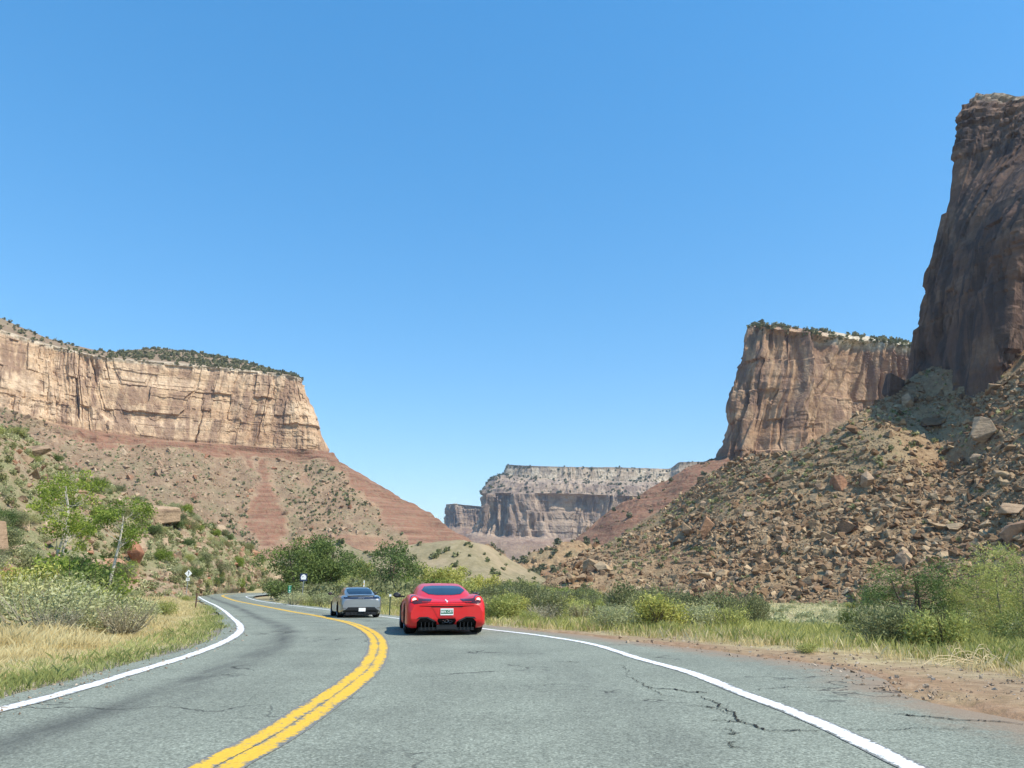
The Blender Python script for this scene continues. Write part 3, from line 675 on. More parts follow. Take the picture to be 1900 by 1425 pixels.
# low pale green hill in the valley
def hillrow(px, y, Y): return [dn(px, Y + 120, -5), at(px, y, Y), at(px, y + (1090 - y) * .5, Y - 22), dn(px, Y - 70, -4)]
NG = Net([hillrow(400, 1085, 330), hillrow(500, 1042, 325), hillrow(560, 1020, 320), hillrow(618, 1004, 315), hillrow(690, 1022, 300), hillrow(770, 1008, 300), hillrow(850, 1003, 300), hillrow(905, 1014, 305), hillrow(945, 1040, 310), hillrow(1010, 1075, 310), hillrow(1050, 1095, 310)],
         [10, 30, 30], [30] * 10)
n = NG.normals(); n = n if n[..., 2].sum() > 0 else -n
P = NG.P; NG.P = P + n * (1.3 * fbm(P[..., 0] / 20, P[..., 1] / 20, seed=161) + .35 * fbm(P[..., 0] / 4, P[..., 1] / 4, seed=162))[..., None]
t = NT("pale_clay_soil", .97, .08)
a = t.noise(.35, 7, .7); b = t.noise(.04, 5, .6)
c = t.ramp(a, [(.3, (.19, .16, .09)), (.5, (.25, .21, .122)), (.7, (.33, .275, .17))])
c = t.mix(t.ramp(b, [(.5, 0.), (.64, .8)]), c, (.36, .28, .18)); t.col(c); t.bump(a, .6, .4); M_CLAY = t.m
NG.build("low_green_hill", M_CLAY)
# brown hummocks between the gap and the scree
NK = Net([hillrow(860, 1070, 390), hillrow(905, 1012, 390), hillrow(950, 1032, 380), hillrow(1000, 1018, 380), hillrow(1050, 1002, 385), hillrow(1110, 1005, 390), hillrow(1180, 1040, 390), hillrow(1260, 1080, 390)], [10, 26, 26], [40] * 7)
n = NK.normals(); n = n if n[..., 2].sum() > 0 else -n
P = NK.P; NK.P = P + n * (3.2 * fbm(P[..., 0] / 20, P[..., 1] / 20, seed=171) + 1.2 * fbm(P[..., 0] / 5, P[..., 1] / 5, seed=172))[..., None]
NK.build("brown_hummock_hill", M_SCREE, dict(red=.5 * sst(0, .5, fbm(P[..., 0] / 15, P[..., 1] / 15, seed=173))))

# ------------------------------------------------------------ rocks
def hull_rock(seed, n=14, flat=1.):
    import bmesh
    g = rngs(seed); bm = bmesh.new()
    for i in range(n):
        p = g.normal(size=3); p /= np.abs(p).max() ** .75 * np.linalg.norm(p) ** .25; p *= .5 * g.uniform(.8, 1.05); p[2] *= flat
        bm.verts.new(p)
    r = bmesh.ops.convex_hull(bm, input=bm.verts); bmesh.ops.delete(bm, geom=[v for v in bm.verts if not v.link_faces], context='VERTS')
    bmesh.ops.dissolve_limit(bm, angle_limit=R(12), verts=bm.verts, edges=bm.edges)
    bmesh.ops.bevel(bm, geom=list(bm.edges), offset=.022, segments=1, affect='EDGES', clamp_overlap=True)
    bmesh.ops.triangulate(bm, faces=bm.faces)
    me = bpy.data.meshes.new("boulder"); bm.to_mesh(me); bm.free()
    V = np.empty(len(me.vertices) * 3); me.vertices.foreach_get("co", V); V = V.reshape(-1, 3)
    Fc = np.array([tuple(p.vertices) for p in me.polygons])
    return me, V, Fc
ROCKS = [hull_rock(300 + i, 9 + i % 6, (.8, .6, 1.05, .7)[i % 4]) for i in range(12)]
def low_rock(seed):
    import bmesh
    g = rngs(seed); bm = bmesh.new()
    for i in range(9):
        p = g.normal(size=3); p /= np.abs(p).max() ** .8; p *= .5; p[2] *= .75; bm.verts.new(p)
    bmesh.ops.convex_hull(bm, input=bm.verts); bmesh.ops.delete(bm, geom=[v for v in bm.verts if not v.link_faces], context='VERTS')
    bmesh.ops.triangulate(bm, faces=bm.faces); me = bpy.data.meshes.new("tmp"); bm.to_mesh(me); bm.free()
    V = np.empty(len(me.vertices) * 3); me.vertices.foreach_get("co", V); V = V.reshape(-1, 3); Fc = np.array([tuple(p.vertices) for p in me.polygons]); bpy.data.meshes.remove(me); return V, Fc
LOWR = [low_rock(400 + i) for i in range(10)]
def rot_mats(g, n, tilt=.5):
    a = g.uniform(0, 2 * np.pi, n); b = g.normal(0, tilt, n); c = g.normal(0, tilt, n)
    ca, sa, cb, sb, cc, sc_ = np.cos(a), np.sin(a), np.cos(b), np.sin(b), np.cos(c), np.sin(c); z = 0 * a; o = z + 1
    Rz_ = np.stack([ca, -sa, z, sa, ca, z, z, z, o], -1).reshape(-1, 3, 3); Rx = np.stack([o, z, z, z, cb, -sb, z, sb, cb], -1).reshape(-1, 3, 3); Ry = np.stack([cc, z, sc_, z, o, z, -sc_, z, cc], -1).reshape(-1, 3, 3)
    return Rz_ @ Rx @ Ry
def merged(name, protos, pos, size, g, mat, stretch=.35, tilt=.5, kind='stuff', rnd=None):
    """many small pieces as ONE mesh"""
    n = len(pos); ch = g.integers(0, len(protos), n); Rm = rot_mats(g, n, tilt); st = g.uniform(1 - stretch, 1 + stretch, (n, 3)) * np.asarray(size)[:, None]
    rv = g.random(n) if rnd is None else rnd
    Vs, Fs, As = [], [], []; off = 0
    for k, pr in enumerate(protos):
        m = ch == k
        if not m.any(): continue
        V, Fc = pr[0], pr[1]; A0 = pr[2] if len(pr) > 2 else np.zeros(len(V))
        W_ = (V[None] * st[m][:, None]) @ np.transpose(Rm[m], (0, 2, 1)) + pos[m][:, None]
        c_ = m.sum(); Vs.append(W_.reshape(-1, 3)); Fs.append((Fc[None] + (np.arange(c_) * len(V))[:, None, None] + off).reshape(-1, Fc.shape[1])); As.append(((rv[m][:, None] + A0[None]) % 1.).ravel()); off += c_ * len(V)
    o = obj_np(name, np.vstack(Vs), np.vstack(Fs), mat, attrs=dict(rnd=np.concatenate(As))); return tag(o, kind=kind)
g = rngs(7)
# the scree's small rubble: nobody could count it
def dens_T(N):
    px, py, _ = proj(N.P)
    d = .35 + sst(-.25, .25, fbm(N.P[..., 0] / 22, N.P[..., 2] / 10, seed=201)) * 1.4
    d = d * (.35 + .65 * sst(1120, 1300, px)); return d * (N.V > .9)
pts = NT_.sample(42000, g, dens=dens_T(NT_)); sz = np.clip(.30 * g.pareto(1.7, len(pts)) + .32, .3, 2.3)
pts[:, 2] += sz * .08
merged("scree_rubble", LOWR, pts, sz, g, M_ROCK); bpy.context.scene.objects["scree_rubble"]["label"] = "brown broken rubble covering the right slope between boulders"
pts = NH.sample(5000, g, cond=(NH.V > .8) * (NH.V < 2.98)); sz = np.clip(.22 * g.pareto(1.9, len(pts)) + .22, .2, 1.5)
merged("hillside_rubble", LOWR, pts, sz, g, M_ROCKL); bpy.context.scene.objects["hillside_rubble"]["label"] = "tan stones littering the left hillside among shrubs"
pts = NL.sample(9000, g, cond=(talL > .5) * (NL.V > 3)); sz = np.clip(1.0 * g.pareto(2.2, len(pts)) + .8, .8, 5)
merged("mesa_rubble", LOWR, pts, sz, g, M_ROCKL); bpy.context.scene.objects["mesa_rubble"]["label"] = "fallen rock scattered over the slope beneath the left mesa"
pts = np.vstack([NB.sample(2600, g, cond=(talB > .4)), NK.sample(1200, g), NB.sample(260, g, cond=(redB > .4) * (NB.V > 4))]); sz = np.clip(.9 * g.pareto(2.2, len(pts)) + .7, .7, 4)
merged("ridge_rubble", LOWR, pts, sz, g, M_ROCK); bpy.context.scene.objects["ridge_rubble"]["label"] = "small rock strewn over the slope below the brown butte"

def boulder(mesh_i, loc, scl, rot, mat, label, group=None, name="boulder"):
    me = ROCKS[mesh_i % 12][0]
    key = (mesh_i % 12, mat.name)
    if key not in _bm:
        m2 = me.copy(); m2.materials.clear(); m2.materials.append(mat); m2.name = name; _bm[key] = m2
    o = bpy.data.objects.new(name, _bm[key]); COL.objects.link(o); o.location = loc; o.scale = scl; o.rotation_euler = rot
    tag(o, label, "boulder", group); return o
_bm = {}; AUTO = []
def place_rock(N, px, py, wpx, hpx, i, mat, label, rz=0., tilt=0., dep=.8, group=None, sink=.12):
    p = N.nearest(px, py); d = float(proj(p)[2]); w_, h_ = wpx / F * d, hpx / F * d
    boulder(i, (p[0], p[1], p[2] + h_ * (.5 - sink)), (w_, w_ * dep, h_ / (.8, .6, 1.05, .7)[i % 4] * .9), (tilt, tilt * .6, rz), mat, label, group)
# named boulders of the right slope
place_rock(NT_, 1832, 822, 62, 62, 2, M_ROCKL, "huge upright tan boulder with a flat bright face, high on the right scree", .6, .35)
place_rock(NT_, 1730, 792, 52, 26, 3, M_ROCK, "wide flat dark boulder just left of the huge tan one, below the tower", .2)
place_rock(NT_, 1310, 1000, 34, 52, 6, M_ROCKL, "tallest tan block in the cluster midway up the scree's left side", .4, .15)
place_rock(NT_, 1278, 992, 30, 40, 8, M_ROCK, "dark brown block leaning against the tallest tan block", 1.2, .3)
place_rock(NT_, 1262, 1008, 44, 26, 3, M_ROCK, "low dark slab at the left of the scree's block cluster", 2.2)
place_rock(NT_, 1378, 1000, 44, 24, 7, M_ROCK, "broad brown slab with shade beneath, right of the tallest tan block", .1)
place_rock(NT_, 1580, 806, 34, 24, 0, M_ROCK, "pinkish brown block on the skyline of the scree beside the butte", .5)
place_rock(NT_, 1612, 905, 34, 40, 10, M_ROCKL, "pale humped boulder in the middle of the scree below the butte's right end", 1.5, .3)
place_rock(NT_, 1310, 1074, 40, 22, 1, M_ROCK, "rounded boulder with a dark overhang low on the scree above the bushes", .3)
place_rock(NT_, 1060, 1084, 26, 26, 4, M_ROCK, "reddish brown boulder at the scree's far left foot", .8)
place_rock(NT_, 1098, 1062, 36, 34, 5, M_ROCK, "broad brown boulder just right of the scree's far left foot", 1.1)
place_rock(NT_, 1880, 955, 60, 30, 3, M_ROCKL, "pale slab near the right frame edge on the scree", .3)
place_rock(NT_, 1500, 850, 22, 14, 9, M_ROCK, "dark flat rock on the scree just under the butte's foot", .3)
place_rock(NT_, 1450, 1010, 24, 20, 11, M_ROCKL, "light tan cube shaped rock in the middle of the scree", .9)
# dark outcrop between butte and tower
p = NT_.nearest(1662, 738); d = float(proj(p)[2])
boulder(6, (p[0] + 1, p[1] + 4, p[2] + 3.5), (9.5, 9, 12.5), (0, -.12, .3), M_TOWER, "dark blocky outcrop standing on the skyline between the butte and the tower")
# the others, individually
PR = NT_.sample(900, g, dens=dens_T(NT_))
px, py, dep = proj(PR); m = (px > 1030) & (px < 1930) & (py > 700) & (py < 1115); PR = PR[m][:262]
szr = np.sort(np.clip(1.2 * g.pareto(2.1, len(PR)) + 1.3, 1.3, 5.5))[::-1]; g.shuffle(szr)
px, py, dep = proj(PR)
for k, p in enumerate(PR):
    s_ = szr[k]; lt = g.random() < .28
    zone = ("high on the scree under the tower's shadow" if py[k] < 850 else "on the skyline side of the scree left of centre" if px[k] < 1300 and py[k] < 1000 else
            "low on the scree's left end above the bushes" if px[k] < 1300 else "in the middle of the boulder covered scree" if py[k] < 1000 else "at the foot of the scree by the pale meadow")
    big = "large" if s_ > 2.6 else "medium"
    lab = f"{big} angular {'tan' if lt else 'brown'} boulder {zone}"
    AUTO.append((boulder(int(g.integers(0, 12)), (p[0], p[1], p[2] + s_ * .16), tuple(s_ * g.uniform(.65, 1.3, 3)), (g.normal(0, .35), g.normal(0, .35), g.uniform(0, 6.28)), M_ROCKL if lt else M_ROCK, lab, "boulders strewn over the right scree"), f"{big} {'tan' if lt else 'brown'} boulder"))
# boulders of the left hillside
place_rock(NH, 292, 966, 92, 50, 1, M_ROCKL, "largest smooth tan slab boulder on the left hillside right of the cottonwoods", .15, .25, .7)
place_rock(NH, 405, 992, 44, 22, 9, M_ROCKL, "pale rounded boulder on the left hillside's skyline", .3, .15)
place_rock(NH, 250, 1046, 34, 50, 4, M_REDROCK, "orange upright slab beside the white cottonwood trunk", .5, .3, .6)
place_rock(NH, 212, 1060, 46, 30, 5, M_REDROCK, "rust red slab half buried behind the white cottonwood trunk", .2, .2, .6)
place_rock(NH, 470, 1034, 26, 20, 2, M_REDROCK, "reddish boulder at the tip of the left hillside above the road bend", .2)
place_rock(NH, 62, 846, 60, 26, 0, M_ROCKL, "tan blocky boulder on the upper left hillside near the frame edge", .2, .2)
PR = NH.sample(400, g, cond=(NH.V > .85) * (NH.V < 2.9)); px, py, dep = proj(PR); m = (px > -40) & (px < 540) & (py < 1085); PR = PR[m][:110]; px, py, dep = proj(PR)
for k, p in enumerate(PR):
    s_ = float(np.clip(.6 * g.pareto(2.2) + .7, .7, 2.8)); rd = g.random() < .2
    zone = "at the top of the left hillside" if py[k] < 930 else "on the left hillside behind the cottonwoods" if px[k] < 260 else "on the left hillside above the road bend"
    lab = f"{'red brown' if rd else 'tan'} {'large' if s_ > 1.4 else 'small'} boulder {zone}"
    AUTO.append((boulder(int(g.integers(0, 12)), (p[0], p[1], p[2] + s_ * .1), tuple(s_ * g.uniform(.7, 1.3, 3)), (g.normal(0, .3), g.normal(0, .3), g.uniform(0, 6.28)), M_REDROCK if rd else M_ROCKL, lab, "boulders on the left hillside"), f"{'red brown' if rd else 'tan'} {'large' if s_ > 1.4 else 'small'} boulder"))

# ------------------------------------------------------------ plants
def leafcloud(g, lobes, n, size, asp=.45, shell=.55, up=.3):
    L = np.array(lobes, float); vol = L[:, 3] * L[:, 4] * L[:, 5]; w_ = vol ** .7; k = g.choice(len(L), n, p=w_ / w_.sum())
    d = g.normal(size=(n, 3)); d /= np.linalg.norm(d, axis=1)[:, None]; r = g.uniform(shell ** 3, 1, n) ** (1 / 3.) * (1 + .18 * g.normal(size=n))
    # uneven outline: push in and out by direction
    r *= 1 + .28 * vn(d[:, 0] * 2.2 + k * 3.1, d[:, 1] * 2.2, d[:, 2] * 2.2, seed=11)
    c = L[k, :3] + d * r[:, None] * L[k, 3:6]
    m = c[:, 2] > .02; c, d, k = c[m], d[m], k[m]; n = len(c)
    a = g.normal(size=(n, 3)) + d * .5; a[:, 2] += up; a /= np.linalg.norm(a, axis=1)[:, None]
    b = np.cross(a, g.normal(size=(n, 3))); b /= np.linalg.norm(b, axis=1)[:, None]
    s_ = size * g.uniform(.6, 1.5, n)[:, None]
    V = np.stack([c - a * s_ * .5, c + b * s_ * asp * .5, c + a * s_ * .5, c - b * s_ * asp * .5], 1).reshape(-1, 3)
    lob = g.uniform(-.22, .22, len(L)); rv = np.clip(g.uniform(.12, .88, n) * .7 + .15 + lob[k], 0.01, .99)
    return V, np.arange(n * 4).reshape(-1, 4), np.repeat(rv, 4)
def twigs(g, n, R_, H_, r0=.01, base=.1, up=.9):
    """thin curved stems from the root outward"""
    Vs, Fs = [], []; off = 0
    for i in range(n):
        a = g.uniform(0, 6.28); l = g.uniform(.5, 1.); e = np.array((math.cos(a) * R_ * l, math.sin(a) * R_ * l, H_ * g.uniform(.6, 1.) * up)); s0 = np.array((math.cos(a), math.sin(a), 0)) * base * g.random()
        mid = (s0 + e) / 2 + np.array((0, 0, -.1 * H_)) + g.normal(size=3) * .05 * H_
        for P0, P1, ra, rb in ((s0, mid, r0, r0 * .7), (mid, e, r0 * .7, r0 * .25)):
            t_ = (P1 - P0) / np.linalg.norm(P1 - P0); u = np.cross(t_, (0.3, .9, .2)); u /= np.linalg.norm(u); v = np.cross(t_, u)
            ring = [u * math.cos(q) + v * math.sin(q) for q in (0, 2.09, 4.19)]
            Vs += [P0 + x * ra for x in ring] + [P1 + x * rb for x in ring]
            Fs += [(off + j, off + (j + 1) % 3, off + 3 + (j + 1) % 3, off + 3 + j) for j in range(3)]; off += 6
    return np.array(Vs), np.array(Fs)
def shrub_mesh(name, g, R_, H_, n, size, mleaf, mtwig, nl=9, asp=.4, up=.5, nt=26, shell=.45):
    lobes = []
    for i in range(nl):
        a = g.uniform(0, 6.28); q = R_ * math.sqrt(g.random()) * .72; hh = H_ * g.uniform(.34, .62) * (1 - .35 * q / R_)
        lobes.append((q * math.cos(a), q * math.sin(a), hh, R_ * g.uniform(.28, .46), R_ * g.uniform(.28, .46), H_ * g.uniform(.26, .42)))
    V, Fc, A = leafcloud(g, lobes, n, size, asp, shell, up); V2, F2 = twigs(g, nt, R_ * .8, H_ * .9, .012 * H_)
    Vt = np.vstack([V, V2]); Ft = np.vstack([Fc, F2 + len(V)])
    return mesh_np(name, Vt, Ft, False, dict(rnd=np.r_[A, np.full(len(V2), .3)]), [mleaf, mtwig], np.r_[np.zeros(len(Fc)), np.ones(len(F2))])
g = rngs(11)
SH = dict(
  sage=[shrub_mesh("sagebrush", g, .75, .95, 2600, .055, M_SAGE, M_GREY, 12, .35, .8) for _ in range(4)],
  rabbit=[shrub_mesh("rabbitbrush", g, .6, .85, 2400, .06, M_RABBIT, M_GREY, 10, .3, 1.) for _ in range(3)],
  olive=[shrub_mesh("tamarisk_shrub", g, 1.3, 2.0, 4200, .11, M_TAMA, M_GREY, 14, .35, .9, 40) for _ in range(4)],
  green=[shrub_mesh("green_shrub", g, 1.2, 1.7, 3800, .10, M_GREEN, M_BARK, 12, .5, .3, 30) for _ in range(3)],
  dark=[shrub_mesh("dark_green_shrub", g, 1.2, 1.7, 3800, .10, M_DARKG, M_BARK, 12, .5, .3, 30) for _ in range(3)],
  yel=[shrub_mesh("yellow_green_shrub", g, 1.3, 1.9, 3800, .11, M_RABBIT, M_BARK, 12, .45, .6, 30) for _ in range(3)],
  twig=[shrub_mesh("dead_shrub", g, .7, .9, 900, .05, M_GREY, M_GREY, 9, .3, .8, 90) for _ in range(2)])
KN = dict(sage=("sagebrush", "grey green sagebrush", 'shrub', .95), rabbit=("rabbitbrush", "yellow green rabbitbrush", 'shrub', .85), olive=("tamarisk_shrub", "olive tamarisk shrub", 'shrub', 2.0),
          green=("green_shrub", "fresh green leafy shrub", 'shrub', 1.7), dark=("dark_green_shrub", "dark green leafy shrub", 'shrub', 1.7), yel=("yellow_green_shrub", "yellow green feathery shrub", 'shrub', 1.9), twig=("dead_shrub", "bare grey twiggy shrub", 'shrub', .9))
def shrub(kind, x, y, h, label=None, group=None, wide=1., z=None, g=g):
    nm, ds, cat, H0 = KN[kind]; me = SH[kind][int(g.integers(0, len(SH[kind])))]
    if z is None: z = gz(x, y)
    o = bpy.data.objects.new(nm, me); COL.objects.link(o); s_ = h / H0 / .92
    o.location = (x, y, z - .03 * h); o.scale = (s_ * wide, s_ * wide, s_); o.rotation_euler = (0, 0, g.uniform(0, 6.28))
    return tag(o, label, cat, group)
def scatter_shrubs(n, gen, kinds, probs, hr, where, g, keep):
    c = 0; tries = 0
    while c < n and tries < n * 40:
        tries += 1; q = gen(g)
        if q is None: continue
        x, y, z = q
        if not keep(x, y, z): continue
        k = g.choice(kinds, p=probs); h = g.uniform(*hr) * (1.5 if KN[k][3] > 1.5 else 1.)
        lab = f"{KN[k][1]} {where}"; AUTO.append((shrub(k, x, y, h, lab, "shrubs " + where, g.uniform(.85, 1.25), z, g), KN[k][1])); c += 1

# ------------------------------------------------------------ trees
def tube(path, radii, ns=7):
    path = np.asarray(path, float); V = []; n = len(path)
    for i in range(n):
        t_ = path[min(i + 1, n - 1)] - path[max(i - 1, 0)]; t_ /= np.linalg.norm(t_); u = np.cross(t_, (.21, .97, .1)); u /= np.linalg.norm(u); v = np.cross(t_, u)
        for j in range(ns):
            a = 6.2832 * j / ns; V.append(path[i] + (u * math.cos(a) + v * math.sin(a)) * radii[i])
    Fc = [(i * ns + j, i * ns + (j + 1) % ns, (i + 1) * ns + (j + 1) % ns, (i + 1) * ns + j) for i in range(n - 1) for j in range(ns)]
    return np.array(V), np.array(Fc)
def tree_meshes(name, g, H_, R_, crown0, n, size, mleaf, mbark, trunks=1, r0=.12, nl=16, asp=.5, gap=.6, lean=0.):
    """trunk with limbs, and a crown made of leaf clumps at limb ends"""
    tV, tF = [], []; off = 0; lobes = []
    def add(path, rad):
        nonlocal off
        V, Fc = tube(path, rad); tV.append(V); tF.append(Fc + off); off += len(V)
    for k in range(trunks):
        a = g.uniform(0, 6.28); sp = R_ * .35 * (trunks > 1); ht = H_ * g.uniform(.72, .86)
        top = np.array((sp * math.cos(a) + lean * H_, sp * math.sin(a), ht)); base = np.array((.15 * sp * math.cos(a), .15 * sp * math.sin(a), -.25))
        ts = np.linspace(0, 1, 8); path = base + (top - base) * ts[:, None] + np.c_[.05 * H_ * np.sin(ts * 5 + a) * ts, .04 * H_ * np.sin(ts * 4 + 2 * a) * ts, 0 * ts]
        rad = r0 * (1 - .8 * ts) + .006; add(path, rad)
        m = max(4, nl // trunks)
        for i in range(m):
            f = g.uniform(crown0, .97); p0 = np.array([np.interp(f, ts, path[:, c]) for c in range(3)]); b = a + i * 2.4 + g.normal() * .3
            prof_ = math.sin(math.pi * min(1, max(.05, (f - crown0) / (1.02 - crown0))) ** .8) ** .6
            ln = R_ * (.35 + .65 * prof_) * g.uniform(.55, .95)
            e = p0 + np.array((math.cos(b) * ln, math.sin(b) * ln, H_ * g.uniform(.03, .16)))
            md = (p0 + e) / 2 + np.array((0, 0, -.02 * H_)); add([p0, md, e], [r0 * .38 * (1.1 - f), r0 * .25 * (1.1 - f) + .004, .006])
            q = R_ * g.uniform(.24, .42); lobes.append((*e, q, q, q * g.uniform(.6, .95)))
            if g.random() < .6:
                e2 = e + g.normal(size=3) * R_ * .22; lobes.append((*e2, q * .7, q * .7, q * .6))
    V, Fc, A = leafcloud(g, lobes, n, size, asp, gap, .1)
    tm = mesh_np(name + "_trunk", np.vstack(tV), np.vstack(tF), True, dict(rnd=np.zeros(sum(map(len, tV)))), [mbark])
    cm = mesh_np(name + "_crown", V, Fc, False, dict(rnd=A), [mleaf]); return tm, cm
def tree(name, mm, x, y, s_, label, group=None, z=None, rz=0., wide=1., cat="tree"):
    r = empty(name, (x, y, (gz(x, y) if z is None else z) - .05), rz); r.scale = (s_ * wide, s_ * wide, s_)
    for nm, me in zip(("trunk", "crown"), mm):
        o = bpy.data.objects.new(nm, me); COL.objects.link(o); o.parent = r
    return tag(r, label, cat, group)
g = rngs(21)
CW = [tree_meshes("cottonwood", g, 7.6, 1.6, .45, 5000, .11, M_GREEN, M_BARKW, 2, .10, 24, .6, .3),
      tree_meshes("cottonwood", g, 5.7, 1.15, .66, 3200, .10, M_GREEN, M_BARKW, 1, .105, 18, .6, .45, .03)]
DT = [tree_meshes("dense_tree", g, 5.2, 2.5, .12, 9000, .17, M_DARKG, M_BARK, 3, .12, 30, .55, .4) for _ in range(3)]
YT = [tree_meshes("willow", g, 3.6, 1.7, .10, 6000, .15, M_RABBIT, M_BARK, 3, .07, 24, .5, .4) for _ in range(2)]
SPT = tree_meshes("spreading_tree", g, 2.55, 1.25, .2, 12000, .055, M_DARKG, M_BARK, 3, .07, 34, .5, .35)
TM = [tree_meshes("tamarisk", g, 3.0, 1.5, .06, 14000, .07, M_RABBIT, M_GREY, 4, .05, 34, .3, .4) for _ in range(2)]
def at_px(px, Y, z=-.2): return ((px - 950) / F * (Y * CT + (z - CAMH) * ST), Y)
x, y = at_px(82, 38); tree("cottonwood_tree", CW[0], x, y, 1.0, "taller cottonwood with a wide bright green crown, the left one of the pair", rz=1.)
x, y = at_px(196, 35); tree("cottonwood_tree", CW[1], x, y, 1.0, "slender cottonwood with a bare white trunk and small yellow green crown", rz=2.)
x, y = at_px(1696, 21); tree("spreading_tree", SPT, x, y, .80, "round dark green small tree right of the pale meadow, beside the dirt verge", rz=.6, wide=1.25)
for px, Y, s_, lb, rz in ((1822, 20, .60, "feathery yellow green tamarisk touching the round dark tree's right side", 0.), (1893, 18.5, .74, "tallest feathery tamarisk, at the right frame edge", 2.), (1960, 17, .75, "feathery tamarisk partly outside the right frame edge", 4.)):
    x, y = at_px(px, Y, -.5); tree("tamarisk_tree", TM[int(px) % 2], x, y, s_, lb, rz=rz)
for px, Y, s_, i, lb in ((548, 88, .95, 0, "dense green tree left of the blue and white road sign"), (598, 92, 1.0, 1, "dense green tree right of the blue and white road sign"), (722, 96, 1.02, 2, "round dense green tree above and between the two cars"),
                          (575, 100, 1.06, 2, "taller green tree peeking up behind the two trees by the signs")):
    x, y = at_px(px, Y, -2); tree("dense_tree", DT[i], x, y, s_ * 1.42, lb, rz=px)
for px, Y, s_, lb in ((652, 100, .85, "low yellow green willow left of the round dense tree"), (785, 104, .95, "yellow willow behind the red car's roof left corner"), (838, 104, .9, "green yellow willow directly behind the red car's roof"),
                      (900, 108, .8, "yellow green willow right of the red car's roof"), (960, 110, .75, "low yellow green willow in the gap below the distant mesa"), (1010, 112, .6, "small yellow willow at the scree's left foot")):
    x, y = at_px(px, Y, -2.4); tree("willow_tree", YT[px % 2], x, y, s_ * 1.75, lb, rz=px)

# ------------------------------------------------------------ shrubs
g = rngs(31)
# big ones by hand: (kind, px, Y, height, wide, label)
for k, px, Y, h, wd, lb in (
  ("sage", 60, 17.5, 1.35, 1.4, "large pale sagebrush near the left frame edge on the grassy verge"), ("sage", 178, 19, 1.2, 1.3, "large grey sagebrush in the middle of the left verge"),
  ("twig", 225, 17.8, .85, 1.2, "bare grey dead shrub at the right end of the left sagebrush clump"), ("rabbit", 150, 20.5, 1.35, 1.2, "yellow green rabbitbrush rising between the left sagebrushes"),
  ("sage", 20, 22, 1.6, 1.4, "pale sagebrush behind the clump at the left frame edge"), ("sage", 110, 24, 1.5, 1.5, "grey green sagebrush behind the left clump, under the cottonwoods"),
  ("twig", 96, 16.6, .7, 1.2, "dead grey shrub in front of the left sagebrush clump"), ("dark", 148, 34, 2.3, 1.0, "dark green leafy shrub between the two cottonwood trunks"), ("dark", 212, 33.5, .9, 1.2, "small dark green shrub at the foot of the white cottonwood trunk"),
  ("green", 120, 36, 2.9, 1.2, "tall bright green shrub under the taller cottonwood"), ("yel", 40, 34, 2.2, 1.3, "yellow green shrub left of the cottonwoods"), ("yel", 65, 30, 1.6, 1.3, "straw yellow shrub in front of the taller cottonwood"),
  ("sage", 250, 29, .9, 1.5, "low sagebrush right of the white cottonwood trunk"), ("rabbit", 300, 36, .8, 1.3, "low rabbitbrush halfway to the brown marker post"), ("rabbit", 345, 70, .7, 1.6, "yellow rabbitbrush under the white diamond sign"),
  ("olive", 1170, 38, 1.9, 1.35, "olive tamarisk thicket shrub right of the red car beyond the verge"), ("olive", 1230, 35, 1.9, 1.3, "grey olive tamarisk shrub in the middle of the right verge thicket"), ("olive", 1290, 34, 1.55, 1.3, "dark olive tamarisk shrub left of the thicket's end"),
  ("olive", 1350, 33, 1.7, 1.25, "tall olive tamarisk shrub near the thicket's end"), ("olive", 1400, 30, 1.35, .8, "narrow dark olive shrub at the thicket's right end"), ("yel", 1372, 34, 1.45, .8, "yellow green shrub rising behind the thicket's right end"),
  ("green", 1190, 58, 2.6, 1.3, "bright green rounded shrub behind the verge thicket at the scree's foot"), ("green", 1045, 120, 3.6, 1.1, "green shrub standing at the scree's left foot below the red ridge"), ("dark", 1245, 62, 2.3, 1.2, "dark green shrub right of the bright green rounded one"),
  ("rabbit", 1235, 24, .6, 1.5, "pale rabbitbrush at the asphalt edge in the middle of the right verge"), ("sage", 1300, 22.5, .8, 1.5, "pale blue green sagebrush in front of the verge thicket"),
  ("yel", 1030, 47, 1.5, 1.4, "yellow green shrub right of the red car"), ("olive", 980, 52, 1.9, 1.3, "grey olive shrub just right of the red car"), ("olive", 1080, 48, 1.9, 1.3, "grey olive shrub between the red car and the verge thicket"),
  ("olive", 930, 56, 2.2, 1.3, "grey olive shrub directly behind the red car's right side"), ("sage", 745, 52, 1.2, 1.4, "pale sagebrush behind the white topped marker post"), ("olive", 760, 74, 2.1, 1.3, "olive shrub behind the gap between the two cars"),
  ("rabbit", 1500, 14.6, .22, 2.0, "tiny green weed growing through the cracked asphalt shoulder"), ("twig", 1525, 17.6, .22, 1.6, "tiny dry weed on the red dirt of the right verge"), ("sage", 1545, 90, 1.4, 1.3, "lone sagebrush in the pale meadow"),
  ("sage", 668, 70, 1.3, 1.6, "sagebrush behind the silver car"), ("olive", 690, 88, 2.6, 1.3, "olive shrub behind the silver car's roof"), ("sage", 545, 60, 1.1, 1.6, "sagebrush at the foot of the green mile marker"), ("sage", 600, 57, 1.2, 1.5, "pale sagebrush left of the silver car"),
  ("rabbit", 575, 61, .9, 1.5, "yellow rabbitbrush below the blue and white sign"), ("dark", 524, 82, 2.4, 1.4, "dark shrub at the left of the trees by the signs"), ("olive", 640, 84, 2.2, 1.4, "olive shrub between the sign trees and the silver car")):
    x, y = at_px(px, Y, -.3); shrub(k, x, y, h, lb, None, wd)
KP = [(-1.8, 20.4), ]
def okroad(x, y, d=.9):
    h, dl, dr, ins, left = ground(np.array([[x, y]]), True)
    return (not ins[0]) and min(dl[0], dr[0]) > d
